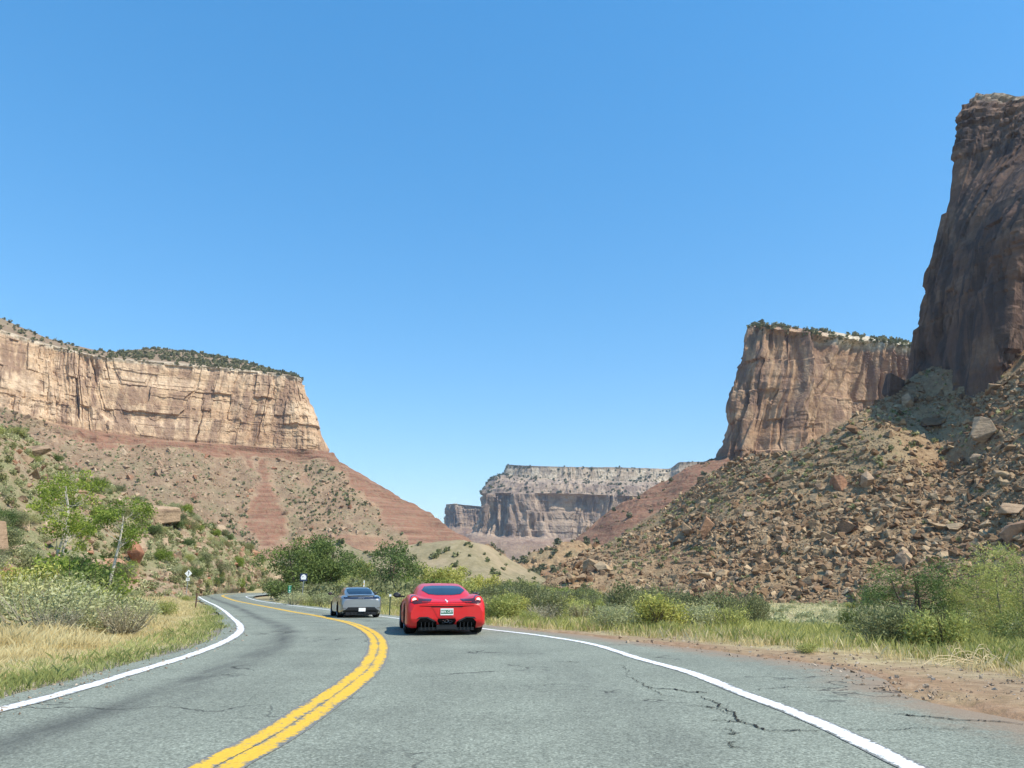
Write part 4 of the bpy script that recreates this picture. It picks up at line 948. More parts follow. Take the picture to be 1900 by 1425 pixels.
def clearline(x, y, z, hmax=1.5):
    return True
# right verge strip
def genR(g):
    Y = 17 + 85 * g.random() ** 1.5; px = g.uniform(470, 1500); x, y = at_px(px, Y, -.6)
    h, dl, dr, ins, left = ground(np.array([[x, y]]), True)
    if ins[0] or left[0] or dr[0] < (1.0 if Y > 25 else 2.4) or dr[0] > 14 + Y * .12 or (px > 1330 and Y > 20 and dr[0] > 6): return None
    return x, y, h[0]
def lowlim(x, y, z):
    a = proj(np.array((x, y, z)))[0]; return not (1385 < a < 1625)
scatter_shrubs(115, genR, ["sage", "rabbit", "olive", "yel", "twig"], [.36, .28, .16, .12, .08], (.5, 1.0), "in the strip along the right edge of the road", g, lowlim)
def genM(g):                          # valley floor thicket
    Y = g.uniform(60, 165); px = g.uniform(500, 1110); x, y = at_px(px, Y, -2.5)
    h, dl, dr, ins, left = ground(np.array([[x, y]]), True)
    if ins[0] or left[0] or dr[0] < 4: return None
    return x, y, h[0]
scatter_shrubs(105, genM, ["olive", "green", "yel", "dark", "sage"], [.36, .14, .24, .12, .14], (1.2, 2.1), "on the valley floor behind the cars", g, lambda x, y, z: True)
def genF(g):                          # scree foot and meadow edge
    Y = g.uniform(75, 150); px = g.uniform(1080, 1900); x, y = at_px(px, Y, -3); h = gz(x, y); return x, y, h
scatter_shrubs(60, genF, ["sage", "olive", "dark", "yel"], [.55, .2, .1, .15], (.6, 1.3), "on the flat between the meadow and the scree", g, lambda x, y, z: True)
def genV(g):                          # right frame edge thicket between the trees
    Y = g.uniform(15, 32); px = g.uniform(1630, 2100); x, y = at_px(px, Y, -1); h, dl, dr, ins, left = ground(np.array([[x, y]]), True)
    if dr[0] < 3.2: return None
    return x, y, h[0]
scatter_shrubs(34, genV, ["sage", "rabbit", "yel", "olive"], [.25, .3, .3, .15], (.4, .7), "around the trees at the right frame edge", g, lambda x, y, z: True)
def nosign(x, y, z):
    a = proj(np.array((x, y, z)))[0]; return not (325 < a < 368 and 35 < y < 80)
def genL(g):                          # left verge
    Y = 14 + 95 * g.random() ** 1.3; px = g.uniform(-150, 480); x, y = at_px(px, Y, -.2); h, dl, dr, ins, left = ground(np.array([[x, y]]), True)
    if ins[0] or not left[0] or dl[0] < 4.5 + Y * .02 or (px > 200 and dl[0] < 6.5 and Y < 45) : return None
    return x, y, h[0]
scatter_shrubs(75, genL, ["sage", "rabbit", "twig", "green"], [.5, .32, .12, .06], (.6, 1.15), "on the grassy verge left of the road", g, nosign)
# left hillside
PH = NH.sample(900, g, cond=(NH.V > .7) * (NH.V < 3.0)); px, py, dep = proj(PH); mm = (px > -120) & (px < 560); PH = PH[mm][:215]; px, py, dep = proj(PH)
for k, p in enumerate(PH):
    kd = str(g.choice(["sage", "olive", "rabbit", "dark", "green"], p=[.38, .24, .16, .14, .08])); h = g.uniform(.8, 1.7) * (1.3 if KN[kd][3] > 1.5 else 1)
    wh = "high on the left hillside" if py[k] < 960 else "low on the left hillside above the verge"; lab = f"{KN[kd][1]} {wh}"
    AUTO.append((shrub(kd, p[0], p[1], h, lab, "shrubs on the left hillside", g.uniform(.9, 1.4), p[2], g), KN[kd][1]))

# scrub too small and many to count, on the far slopes
g = rngs(41)
def clump(seed, n=34, size=.42):
    q = rngs(seed); V, Fc, A = leafcloud(q, [(0, 0, .38, .5, .5, .42), (.2, .1, .5, .3, .3, .35), (-.2, -.1, .35, .35, .35, .3)], n, size, .7, .3, .2); return V, Fc, A
JC = [clump(500 + i) for i in range(8)]; TC = [clump(520 + i, 20) for i in range(8)]; FC_ = [clump(540 + i, 150, .17) for i in range(6)]
def stuff_on(name, pts, s0, s1, mat, label, protos=JC, st=.25):
    sz = g.uniform(s0, s1, len(pts)) * (.7 + .6 * g.random(len(pts)) ** 2); pts = pts.copy(); o = merged(name, protos, pts, sz, g, mat, st, .12); o["label"] = label
stuff_on("juniper_scrub", np.vstack([NL.sample(560, g, cond=(NL.V < 2.0) * (NL.V > .85)), NL.sample(520, g, dens=sst(-.2, .2, fbm(NL.P[..., 0] / 25, NL.P[..., 1] / 25, seed=305)), cond=(NL.V > .95) * (NL.V < 2.0) * (NL.U > 3)), NL.sample(90, g, cond=(NL.V > 1.93) * (NL.V < 2.03))]), 1.8, 4.0, M_JUNI, "dark juniper scrub covering the top of the left mesa")
stuff_on("olive_scrub", NL.sample(3600, g, cond=(NL.V > 3.1) * (redL < .5), dens=.15 + sst(-.1, .3, fbm(NL.P[..., 0] / 40, NL.P[..., 1] / 40, seed=301)) + 1.2 * sst(2.6, .6, NL.U)), 1.2, 3.0, M_TAMA, "dark scrub dotting the slope beneath the left mesa")
stuff_on("sage_scrub", NL.sample(2600, g, cond=(NL.V > 3.15) * (redL < .8)), 1.0, 2.2, M_SAGE, "pale scrub dotting the slope beneath the left mesa", TC)
stuff_on("juniper_scrub", np.vstack([NB.sample(260, g, cond=(NB.V > 1.2) * (NB.V < 2.03) * (NB.U > 1.1)), NB.sample(160, g, cond=(NB.V > 1.93) * (NB.V < 2.05) * (NB.U > 1.1))]), 2.5, 5.0, M_JUNI, "dark juniper scrub along the brown butte's rim")
stuff_on("juniper_scrub", np.vstack([NB.sample(500, g, cond=(talB > .5) * 1.), NB.sample(60, g, cond=(redB > .5) * (NB.V > 4.)), NK.sample(300, g, cond=(NK.V > .8))]), 1.5, 3.8, M_JUNI, "dark scrub on the low slopes under the brown butte")
stuff_on("sage_scrub", NT_.sample(700, g, cond=(NT_.V > .95) * 1., dens=.1 + sst(.1, -.2, fbm(NT_.P[..., 0] / 22, NT_.P[..., 2] / 10, seed=201)) * 1.5 + .1), .5, 1.4, M_SAGE, "grey green scrub patches between the rocks of the scree", TC)
stuff_on("olive_scrub", NT_.sample(420, g, cond=(NT_.V > .95) * 1., dens=.2 + sst(.1, -.2, fbm(NT_.P[..., 0] / 22, NT_.P[..., 2] / 10, seed=201)) + .3 * sst(2.6, 2.9, NT_.V)), .8, 2.0, M_TAMA, "olive scrub between the rocks of the scree", JC)
stuff_on("juniper_scrub", NF.sample(1000, g, cond=(NF.V < 3.9) * (NF.V > .9), dens=.3 + sst(-.1, .2, fbm(NF.S / 40, NF.V * 3, seed=303))), 3, 7, M_JUNI, "dark scrub on the distant mesa's rim and terraces")
stuff_on("juniper_scrub", NG.sample(110, g, cond=(NG.V > 1.) * 1.), 1.2, 2.6, M_TAMA, "sparse scrub on the low pale green hill")
stuff_on("hillside_scrub", NH.sample(2600, g, cond=(NH.V > .7) * (NH.V < 3.)), .35, 1.1, M_SAGE, "low grey green scrub covering the left hillside", FC_)
stuff_on("hillside_scrub", NH.sample(1300, g, cond=(NH.V > .7) * (NH.V < 3.)), .4, 1.2, M_TAMA, "low olive scrub covering the left hillside", FC_)
a = np.array([(.01, .01)] * 1)
def flat_pts(n, pxr, Yr, z0, keep):
    out = []
    Yv = Yr[0] + (Yr[1] - Yr[0]) * g.random(n * 3) ** 1.4; pxv = g.uniform(*pxr, n * 3); X = (pxv - 950) / F * (Yv * CT + (z0 - CAMH) * ST); P = np.stack([X, Yv], -1)
    h, dl, dr, ins, left = ground(P, True); m = keep(P, dl, dr, ins, left); Q = np.c_[P, h][m][:n]; return Q
stuff_on("meadow_scrub", flat_pts(1400, (1000, 2100), (50, 190), -3, lambda P, dl, dr, i, l: ~i & ~l & (dr > 12) & (fbm(P[:, 0] / 11, P[:, 1] / 7, seed=310) > -.05)), .4, 1.1, M_SAGE, "low sage scrub spread over the pale meadow", FC_)
stuff_on("valley_scrub", flat_pts(2600, (440, 1150), (60, 260), -3, lambda P, dl, dr, i, l: ~i & (np.minimum(dr, dl) > 2.5)), .7, 1.8, M_TAMA, "low scrub filling the valley floor behind the cars", FC_)

# ------------------------------------------------------------ grass
def blades(name, P, h, w_, mat, label, lean=.35, g=g):
    n = len(P); a = g.uniform(0, 6.28, n); le = np.abs(g.normal(0, lean, n)) * h; b = g.uniform(0, 6.28, n)
    dx, dy = np.cos(a) * w_ / 2, np.sin(a) * w_ / 2; lx, ly = np.cos(b) * le, np.sin(b) * le; z = P[:, 2] - .02
    v0 = np.stack([P[:, 0] - dx, P[:, 1] - dy, z], -1); v1 = np.stack([P[:, 0] + dx, P[:, 1] + dy, z], -1)
    v2 = np.stack([P[:, 0] + lx * .4 + dx * .7, P[:, 1] + ly * .4 + dy * .7, z + h * .62], -1); v3 = np.stack([P[:, 0] + lx, P[:, 1] + ly, z + h], -1)
    V = np.stack([v0, v1, v2, v3], 1).reshape(-1, 3); rv = np.clip(.5 + .28 * vn(P[:, 0] / .7, P[:, 1] / .7, seed=71) + g.normal(0, .13, n), .01, .99)
    o = obj_np(name, V, np.arange(n * 4).reshape(-1, 4), mat, attrs=dict(rnd=np.repeat(rv, 4))); tag(o, label, kind='stuff')
def tufts(n, pxr, Yr, z0, keep, spread=.1, per=14, p=1.8):
    Yv = Yr[0] + (Yr[1] - Yr[0]) * g.random(n) ** p; pxv = g.uniform(*pxr, n); X = (pxv - 950) / F * (Yv * CT + (z0 - CAMH) * ST); P = np.stack([X, Yv], -1)
    h, dl, dr, ins, left = ground(P, True); m = keep(P, dl, dr, ins, left); P = P[m]; s_ = spread * (1 + Yv[m] / 40)
    Q = np.repeat(P, per, 0) + g.normal(size=(len(P) * per, 2)) * np.repeat(s_, per)[:, None]; hz_ = np.repeat(h[m], per); th_ = np.repeat(g.uniform(.5, 1.25, len(P)), per)
    return np.c_[Q, hz_], th_, np.repeat(dl[m], per), np.repeat(dr[m], per)
Q, th_, dl_, _ = tufts(21000, (-160, 480), (7, 110), 0, lambda P, dl, dr, i, l: ~i & l & (dl > .55 + .25 * vn(P[:, 0] / 1.2, P[:, 1] / 1.2, seed=73)))
D = np.hypot(Q[:, 0], Q[:, 1]); pch = sst(-.35, .25, fbm(Q[:, 0] / 2.2, Q[:, 1] / 2.2, seed=78)); hh = th_ * (.12 + .20 * sst(.5, 3.5, dl_) * (.35 + .65 * pch)) * (.55 + .45 * pch) * g.uniform(.6, 1.2, len(Q)); blades("dry_grass", Q, hh, .004 + .00055 * D, M_DRY, "dry golden grass on the left verge")
Q, th_, dl_, _ = tufts(4200, (-60, 460), (7, 60), 0, lambda P, dl, dr, i, l: ~i & l & (dl > .15) & (dl < 1.15 + .3 * vn(P[:, 0] / 1.5, P[:, 1] / 1.5, seed=74)), p=1.5)
D = np.hypot(Q[:, 0], Q[:, 1]); blades("green_grass", Q, th_ * .15 * g.uniform(.6, 1.2, len(Q)), .005 + .0005 * D, M_GRASSG, "short green grass along the left edge of the asphalt", .6)
Q, th_, _, dr_ = tufts(13500, (560, 2100), (12, 100), -.5, lambda P, dl, dr, i, l: ~i & ~l & (dr > np.where(P[:, 1] < 24, 2.6 * sst(25, 11, P[:, 1]) + .5, .3)) & (dr < 9 + P[:, 1] * .1), p=1.5)
D = np.hypot(Q[:, 0], Q[:, 1]); blades("verge_grass", Q, th_ * .25 * g.uniform(.6, 1.2, len(Q)), .0042 + .0005 * D, M_GRASSG, "pale yellow green grass along the right verge")
Q, th_, _, dr_ = tufts(7500, (600, 2100), (10, 100), -.5, lambda P, dl, dr, i, l: ~i & ~l & (dr > np.where(P[:, 1] < 21, 1.8 * sst(23, 10, P[:, 1]) + .6, .1)) & (dr < 4 + P[:, 1] * .03) & (fbm(P[:, 0] / 1.5, P[:, 1] / 1.5, seed=75) > -.15), p=1.4)
D = np.hypot(Q[:, 0], Q[:, 1]); blades("dry_grass", Q, th_ * .22 * g.uniform(.6, 1.2, len(Q)), .004 + .0005 * D, M_DRY, "dry straw grass where the right verge meets the asphalt")
Q, th_, _, _ = tufts(9000, (1000, 2100), (55, 175), -3, lambda P, dl, dr, i, l: ~i & ~l & (dr > 14), .3, 8, 1.)
blades("meadow_grass", Q, th_ * .35 * g.uniform(.6, 1.2, len(Q)), np.full(len(Q), .09), leaf_mat("meadow_grass_blade", [(0, (.44, .41, .20)), (.5, (.64, .59, .32)), (1, (.78, .72, .44))], .3), "pale meadow grass below the scree")
# pebbles on the dirt shoulder
M_GRAV = rock_mat('grey_tan_gravel', [(0, (.26, .18, .12)), (.6, (.40, .31, .22)), (1, (.55, .46, .36))], 3.)
Q = flat_pts(900, (1150, 2050), (8.5, 24), -.05, lambda P, dl, dr, i, l: ~l & (dr < 2.6) & (~i | (dr < .5)))
m_ = inside(Q[:, :2]); Q[:, 2] = np.where(m_, Rz(Q[:, 1]), Q[:, 2]) + .003
merged("gravel", LOWR, Q, np.clip(.012 * g.pareto(1.6, len(Q)) + .012, .01, .07), g, M_GRAV)["label"] = "loose stones on the red dirt shoulder"
Q = flat_pts(700, (0, 460), (7, 45), 0, lambda P, dl, dr, i, l: l & (dl < .8)); m_ = inside(Q[:, :2]); Q[:, 2] = np.where(m_, Rz(Q[:, 1]), Q[:, 2]) + .003
merged("gravel", LOWR, Q, np.clip(.012 * g.pareto(1.8, len(Q)) + .012, .01, .05), g, M_GRAV)["label"] = "grey gravel along the left edge of the asphalt"
# dry fallen stalks near the right edge
tV, tF = [], []; off = 0; q = rngs(88); bx, by = at_px(1805, 12.5, -.05)
for i in range(22):
    a0 = q.uniform(2.6, 3.9) if i < 12 else q.uniform(0, 6.28); L_ = q.uniform(.5, 1.25) if i < 12 else q.uniform(.25, .55)
    ts = np.linspace(0, 1, 6); s0 = np.array((bx + q.uniform(-.05, .5), by + q.uniform(-.35, .35)))
    xx = s0[0] + np.cos(a0 + .5 * ts * q.normal()) * L_ * ts; yy = s0[1] + np.sin(a0 + .5 * ts) * L_ * ts * .6
    zz = ground(np.stack([xx, yy], -1)) + .03 + q.uniform(.05, .32) * np.sin(ts * 2.9) * (1 - .3 * ts)
    V_, F_ = tube(np.stack([xx, yy, zz], -1), np.linspace(.007, .002, 6), 4); tV.append(V_); tF.append(F_ + off); off += len(V_)
tag(obj_np("dry_branch", np.vstack(tV), np.vstack(tF), plain("straw_stalk", (.62, .50, .30), .8, .2)), "fallen straw coloured dry branch lying on the red dirt by the right frame edge", "branch")

# ------------------------------------------------------------ cars
def carpaint(name, c, rough=.32, metal=0., coat=1.):
    t = NT(name, rough, .5); t.b.inputs["Metallic"].default_value = metal; t.b.inputs["Coat Weight"].default_value = coat; t.b.inputs["Coat Roughness"].default_value = .06
    n = t.noise(2.5, 4, .6, t.pos(obj=True)); dz = t.n("ShaderNodeSeparateXYZ"); t.l(t.pos(obj=True), dz.inputs[0])
    dust = t.math('MULTIPLY', t.ramp(n, [(.35, .0), (.7, .06)]), 1.)
    t.col(t.mix(dust, c, (.30, .24, .18))); return t.m
M_RED = carpaint("red_paint", (.62, .004, .006), .38, 0., .35); M_SILV = carpaint("silver_blue_paint", (.34, .35, .35), .32, .7)
M_GLASS = plain("tinted_glass", (.012, .018, .028), .04, .8); M_BLK = plain("black_trim", (.012, .012, .013), .45, .4); M_TYRE = plain("tyre_rubber", (.016, .016, .017), .85, .2)
M_RIM = plain("alloy", (.45, .45, .46), .35, .5, .9); M_CHR = plain("chrome", (.85, .85, .86), .12, .6, 1.); M_LAMP = plain("dark_lamp_glass", (.06, .015, .015), .12, .7); M_CARBON = plain("dark_grey_diffuser", (.018, .019, .02), .5, .4)
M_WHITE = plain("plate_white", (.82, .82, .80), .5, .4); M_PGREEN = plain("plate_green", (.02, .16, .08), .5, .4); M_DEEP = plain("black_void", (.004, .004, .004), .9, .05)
def emis(name, c, e, s):
    t = NT(name, .3, .5); t.col(c); t.b.inputs["Emission Color"].default_value = (*e, 1); t.b.inputs["Emission Strength"].default_value = s; return t.m
M_TAILW = emis("lit_tail_lamp_core", (.9, .6, .55), (1., .62, .55), 1.0); M_TAILR = emis("lit_tail_lamp_ring", (.6, .02, .02), (1., .04, .03), .35)

def loft_car(st, prof, ny=90, npf=40):
    """st: rows (y, params...) ; prof(params)-> half profile (x,z) bottom centre to top centre"""
    st = np.array(st, float); C3 = []
    ys = np.linspace(st[0, 0], st[-1, 0], ny); PR_ = np.stack([np.interp(ys, st[:, 0], st[:, k]) for k in range(1, st.shape[1])], -1)
    # smooth the parameters along the length
    for _ in range(3): PR_[1:-1] = (PR_[:-2] + 2 * PR_[1:-1] + PR_[2:]) / 4
    V = []
    for y, p in zip(ys, PR_):
        h = np.array(prof(*p), float); h = catmull(np.c_[h, np.zeros(len(h))], npf)[:, :2]
        full = np.vstack([h, (h * (-1, 1))[::-1][1:-1]]); V.append(np.c_[full[:, 0], np.full(len(full), y), full[:, 1]])
    V = np.array(V); nu, nv = V.shape[:2]; Fc = []
    i, j = np.meshgrid(np.arange(nu - 1), np.arange(nv), indexing='ij'); j2 = (j + 1) % nv
    Fq = np.stack([i * nv + j, i * nv + j2, (i + 1) * nv + j2, (i + 1) * nv + j], -1).reshape(-1, 4).tolist()
    # caps as strips pairing left and right
    for e in (0, nu - 1):
        for k in range(npf - 1):
            a, b = e * nv + k, e * nv + k + 1; c_, d_ = e * nv + (nv - k) % nv, e * nv + (nv - k - 1) % nv
            f = [a, b, d_, c_]; f = [x for q, x in enumerate(f) if x not in f[:q]]
            if len(f) > 2: Fq.append(f if e == 0 else f[::-1])
    return V.reshape(-1, 3), Fq
def pymesh(name, parts, mat, parent=None, smooth=True, ang=38):
    Vs, Fs = [], []; off = 0
    for V, Fc in parts: Vs += [tuple(map(float, v)) for v in V]; Fs += [tuple(int(x) + off for x in f) for f in Fc]; off += len(V)
    me = bpy.data.meshes.new(name); me.from_pydata(Vs, [], Fs); me.update()
    import bmesh
    bm = bmesh.new(); bm.from_mesh(me); bmesh.ops.recalc_face_normals(bm, faces=bm.faces); bm.to_mesh(me); bm.free()
    me.materials.append(mat)
    if smooth:
        me.polygons.foreach_set("use_smooth", [True] * len(me.polygons))
        try: me.set_sharp_from_angle(angle=R(ang))
        except Exception: pass
    o = bpy.data.objects.new(name, me); return link(o, parent)
def bvh_of(parts):
    Vs, Fs = [], []; off = 0
    for V, Fc in parts: Vs += [tuple(v) for v in V]; Fs += [tuple(int(x) + off for x in f) for f in Fc]; off += len(V)
    return BVHTree.FromPolygons(Vs, Fs)
def patch(name, poly, bvh, mat, parent, axis='rear', off=.006, rings=9, cen=None, thick=.0, mirror=False):
    """panel following the body surface: outline in (x,z) seen from the rear or (y,z) seen from a side"""
    poly = np.array(poly, float); c0 = poly.mean(0) if cen is None else np.array(cen); d = np.r_[0, np.cumsum(np.linalg.norm(np.diff(np.vstack([poly, poly[:1]]), axis=0), axis=1))]
    n = max(24, len(poly) * 8); tq = np.linspace(0, d[-1], n, endpoint=False); tq = np.unique(np.r_[tq, d[:-1]]); Pc = np.vstack([poly, poly[:1]]); E_ = np.stack([np.interp(tq, d, Pc[:, 0]), np.interp(tq, d, Pc[:, 1])], -1); n = len(E_)
    V = []; hits = []
    for k in range(rings + 1):
        for e in E_:
            a, b = c0 + (e - c0) * (k / rings)
            if axis == 'rear': o_, dr_ = Vector((a, -6, b)), Vector((0, 1, 0))
            elif axis == 'top': o_, dr_ = Vector((a, b, 4)), Vector((0, 0, -1))
            else: s_ = -1 if axis == 'left' else 1; o_, dr_ = Vector((s_ * 4, a, b)), Vector((-s_, 0, 0))
            h = bvh.ray_cast(o_, dr_)
            if h[0] is not None:
                nn = h[1]; nn = nn if nn.dot(dr_) < 0 else -nn; V.append(h[0] + nn * off); hits.append(True)
            else: V.append(None); hits.append(False)
    ok = [v for v in V if v is not None]
    for i in range(len(V)):
        if V[i] is None: V[i] = V[i - n] if i >= n and V[i - n] is not None else ok[0]
    Fc = [(k * n + j, k * n + (j + 1) % n, (k + 1) * n + (j + 1) % n, (k + 1) * n + j) for k in range(1, rings) for j in range(n)] + [(0, n + j, n + (j + 1) % n) for j in range(n)]
    return pymesh(name, [(V, Fc)], mat, parent, True, 60)
def boxm(x0, x1, y0, y1, z0, z1):
    V = [(x, y, z) for x in (x0, x1) for y in (y0, y1) for z in (z0, z1)]
    return V, [(0, 1, 3, 2), (4, 6, 7, 5), (0, 4, 5, 1), (2, 3, 7, 6), (0, 2, 6, 4), (1, 5, 7, 3)]
def lathe(prof, axis, c, n=32):
    """prof [(along, radius)]"""
    V = []; 
    for a, r_ in prof:
        for j in range(n):
            q = 6.28319 * j / n; u, v = math.cos(q) * r_, math.sin(q) * r_
            V.append((c[0] + a, c[1] + u, c[2] + v) if axis == 'x' else (c[0] + u, c[1] + a, c[2] + v) if axis == 'y' else (c[0] + u, c[1] + v, c[2] + a))
    m = len(prof); Fc = [(i * n + j, i * n + (j + 1) % n, (i + 1) * n + (j + 1) % n, (i + 1) * n + j) for i in range(m - 1) for j in range(n)]
    return V, Fc
def text_mesh(name, body, size, loc, mat, parent, depth=.003):
    cu = bpy.data.curves.new(name, 'FONT'); cu.body = body; cu.size = size; cu.align_x = 'CENTER'; cu.align_y = 'CENTER'; cu.extrude = depth; cu.offset = size * .012
    tmp = bpy.data.objects.new(name + "_tmp", cu); COL.objects.link(tmp); bpy.context.view_layer.update()
    me = bpy.data.meshes.new_from_object(tmp.evaluated_get(bpy.context.evaluated_depsgraph_get())); bpy.data.objects.remove(tmp); bpy.data.curves.remove(cu)
    me.materials.clear(); me.materials.append(mat); me.name = name
    me.transform(Matrix.Translation(loc) @ Matrix.Rotation(R(90), 4, 'X')); o = bpy.data.objects.new(name, me); return link(o, parent)
def wheel(parent, x, y, rad, wid, side, arch_bvh):
    """tyre with rim; side -1 left, +1 right; x = outer face"""
    s_ = side; ro = rad; w_ = wid
    pr = [(0 - .0, ro * .68), (.0, ro * .80), (-.012 + .0, ro * .9), (-.03, ro * .985), (-.06, ro), (-w_ + .06, ro), (-w_ + .03, ro * .985), (-w_, ro * .88), (-w_, ro * .6)]
    wh = pymesh("wheel", [lathe([(s_ * -a * -1, r_) for a, r_ in pr], 'x', (x, y, rad), 36)], M_TYRE, parent)
    wh.name = "wheel"
    hub = [(s_ * -.10, .0), (s_ * -.09, ro * .16), (s_ * -.05, ro * .17), (s_ * -.05, .0)]
    sp = []
    for k in range(10):
        q = 6.2832 * k / 10; a = np.array((math.cos(q), math.sin(q))); b = np.array((-a[1], a[0])) * ro * .035
        p0 = a * ro * .1; p1 = a * ro * .68; V = []
        for xx in (s_ * -.035, s_ * -.06):
            for p, m_ in ((p0 - b, 0), (p0 + b, 0), (p1 + b, 0), (p1 - b, 0)): V.append((x + xx, y + p[0], rad + p[1]))
        sp.append((V, [(0, 1, 2, 3), (7, 6, 5, 4), (0, 4, 5, 1), (1, 5, 6, 2), (2, 6, 7, 3), (3, 7, 4, 0)]))
    pymesh("rim", [lathe([(s_ * 0, ro * .70), (s_ * -.02, ro * .66), (s_ * -.16, ro * .64)], 'x', (x, y, rad), 36), lathe(hub, 'x', (x, y, rad), 20)] + sp, M_RIM, wh, True, 30)
    return wh
def mirrors(parent, xs, y, z, mat, w_=.20, h_=.13):
    for s_ in (-1, 1):
        V, Fc = lathe([(-.05, 0.001), (-.05, .62), (-.03, .92), (.03, 1.), (.10, .85), (.15, .45), (.165, .001)], 'y', (0, 0, 0), 20)
        V = [(s_ * xs + a * w_ / 2, y + b * 1., z + c_ * h_ / 2) for a, b, c_ in V]
        m = pymesh("wing_mirror", [(V, Fc), boxm(min(s_ * (xs - .22), s_ * (xs - .05)), max(s_ * (xs - .22), s_ * (xs - .05)), y + .02, y + .07, z - .06, z - .02)], mat, parent)
        g2 = [(a, b - .006, c_) for a, b, c_ in V[20:40]]; cc = (s_ * xs, y - .056, z)
        pymesh("mirror_glass", [([cc] + [(cc[0] + (a - cc[0]) * .85, y - .056, z + (c_ - z) * .85) for a, b, c_ in V[20:40]], [(0, 1 + j, 1 + (j + 1) % 20) for j in range(20)])], M_GLASS, m, False)

# ---- red sports coupe
def build_red():
    r = empty("sports_car", (0, 0, 0)); tag(r, "red low sports coupe with round tail lamps, nearer of the two cars", "car")
    def pb(w, b, sx, sz, cz): return [(0, b), (w * .6, b), (w * .9, b + .01), (w * .985, b + .07), (w, b + .22), (w * 1.0, (sz + b) / 2 + .03), (w * .985, sz - .16), (sx + (w - sx) * .62, sz - .045), (sx, sz), (sx * .82, sz - .012), (sx * .55, (sz + cz * 2) / 3 - .005), (0, cz)]
    body = loft_car([(-2.29, .86, .30, .66, .70, .70), (-2.27, .90, .25, .70, .74, .72), (-2.2, .935, .17, .76, .80, .755), (-2.08, .955, .15, .79, .85, .785), (-1.85, .968, .14, .80, .90, .83), (-1.4, .975, .13, .81, .93, .87), (-.9, .97, .12, .80, .93, .90), (-.3, .95, .12, .78, .86, .86), (.5, .94, .12, .78, .82, .83), (1.3, .96, .13, .80, .82, .76), (1.8, .94, .15, .76, .74, .66), (2.15, .85, .17, .66, .60, .56), (2.28, .66, .22, .5, .48, .47)], pb, 110, 44)
    def pg(bx, tx, zb, zt): return [(0, zb - .12), (bx * .8, zb - .12), (bx, zb - .06), (bx * .99, zb + .0), ((bx * .55 + tx * .45), zb + (zt - zb) * .52), (tx, zt - (zt - zb) * .14 - .004), (tx * .86, zt - (zt - zb) * .03), (tx * .5, zt), (0, zt + .008)]
    cab = loft_car([(-2.0, .60, .46, .78, .80), (-1.8, .66, .53, .82, .865), (-1.5, .71, .57, .85, .955), (-1.1, .745, .58, .86, 1.06), (-.7, .765, .58, .86, 1.135), (-.3, .775, .575, .86, 1.185), (.05, .775, .565, .85, 1.205), (.35, .765, .55, .84, 1.185), (.7, .74, .52, .82, 1.08), (1.1, .70, .46, .78, .92), (1.35, .62, .4, .74, .80)], pg, 90, 36)
    parts = [body, cab]; bvh = bvh_of(parts); pymesh("body", parts, M_RED, r, True, 34)
    patch("rear_window", [(-.55, 1.02), (-.46, 1.115), (-.25, 1.135), (.25, 1.135), (.46, 1.115), (.55, 1.02), (.40, .925), (.2, .905), (-.2, .905), (-.40, .925)], bvh, M_GLASS, r, off=.007, rings=12)
    for sd in ('left', 'right'):
        patch("side_window", [(-.75, .93), (-.45, 1.06), (.0, 1.12), (.35, 1.10), (.75, .93), (.2, .90), (-.4, .90)], bvh, M_GLASS, r, sd, .006)
        s_ = -1 if sd == 'left' else 1
        patch("air_intake", [(-.62, .62), (-.35, .70), (-.25, .5), (-.45, .32), (-.6, .42)], bvh, M_BLK, r, sd, .005, 5)
        for yy in (-1.37, 1.28):
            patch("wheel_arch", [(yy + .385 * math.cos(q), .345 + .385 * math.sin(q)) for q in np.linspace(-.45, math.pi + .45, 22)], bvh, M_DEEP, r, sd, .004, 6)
            wheel(r, s_ * .975, yy, .345 if yy < 0 else .335, .30 if yy < 0 else .25, s_, bvh)
    # tail lamps
    for s_ in (-1, 1):
        lampo = patch("tail_lamp", [(s_ * a, b) for a, b in ((.34, .815), (.55, .82), (.66, .83), (.74, .90), (.83, .895), (.875, .82), (.85, .745), (.77, .70), (.66, .71), (.46, .72), (.40, .745))], bvh, M_LAMP, r, off=.008)
        h = bvh.ray_cast(Vector((s_ * .775, -6, .80)), Vector((0, 1, 0))); y0 = h[0].y if h[0] else -2.1
        y0 = min(y0, -2.02)
        pymesh("lamp_ring", [lathe([(.12, .088), (-.03, .088), (-.045, .078), (-.03, .060), (0., .056)], 'y', (s_ * .775, y0, .80), 28)], M_TAILR, lampo)
        pymesh("lamp_core", [lathe([(.0, .058), (-.012, .05), (-.018, .03), (-.018, .0005)], 'y', (s_ * .775, y0, .80), 24)], M_TAILW, lampo)
    # bumper: shut line, plate recess, vents, centre exhaust, diffuser
    patch("boot_seam", [(-.66, .665), (-.4, .655), (.4, .655), (.66, .665), (.66, .657), (.4, .645), (-.4, .645), (-.66, .657)], bvh, M_DEEP, r, off=.004, rings=3)
    pr = patch("plate_recess", [(-.37, .635), (.37, .635), (.33, .60), (.215, .40), (-.215, .40), (-.33, .60)], bvh, M_RED, r, off=.010)
    patch("recess_edge", [(-.385, .645), (.385, .645), (.375, .628), (-.375, .628)], bvh, M_BLK, pr, off=.013, rings=3)
    yp = bvh.ray_cast(Vector((0, -6, .52)), Vector((0, 1, 0)))[0].y - .022
    pl = pymesh("number_plate", [boxm(-.155, .155, yp - .006, yp, .448, .602)], M_WHITE, r, False)
    pymesh("plate_band", [boxm(-.145, .145, yp - .0085, yp - .006, .478, .572)], M_PGREEN, pl, False)
    text_mesh("plate_lettering", "BFK C97", .076, (0, yp - .010, .525), M_WHITE, pl, .002)
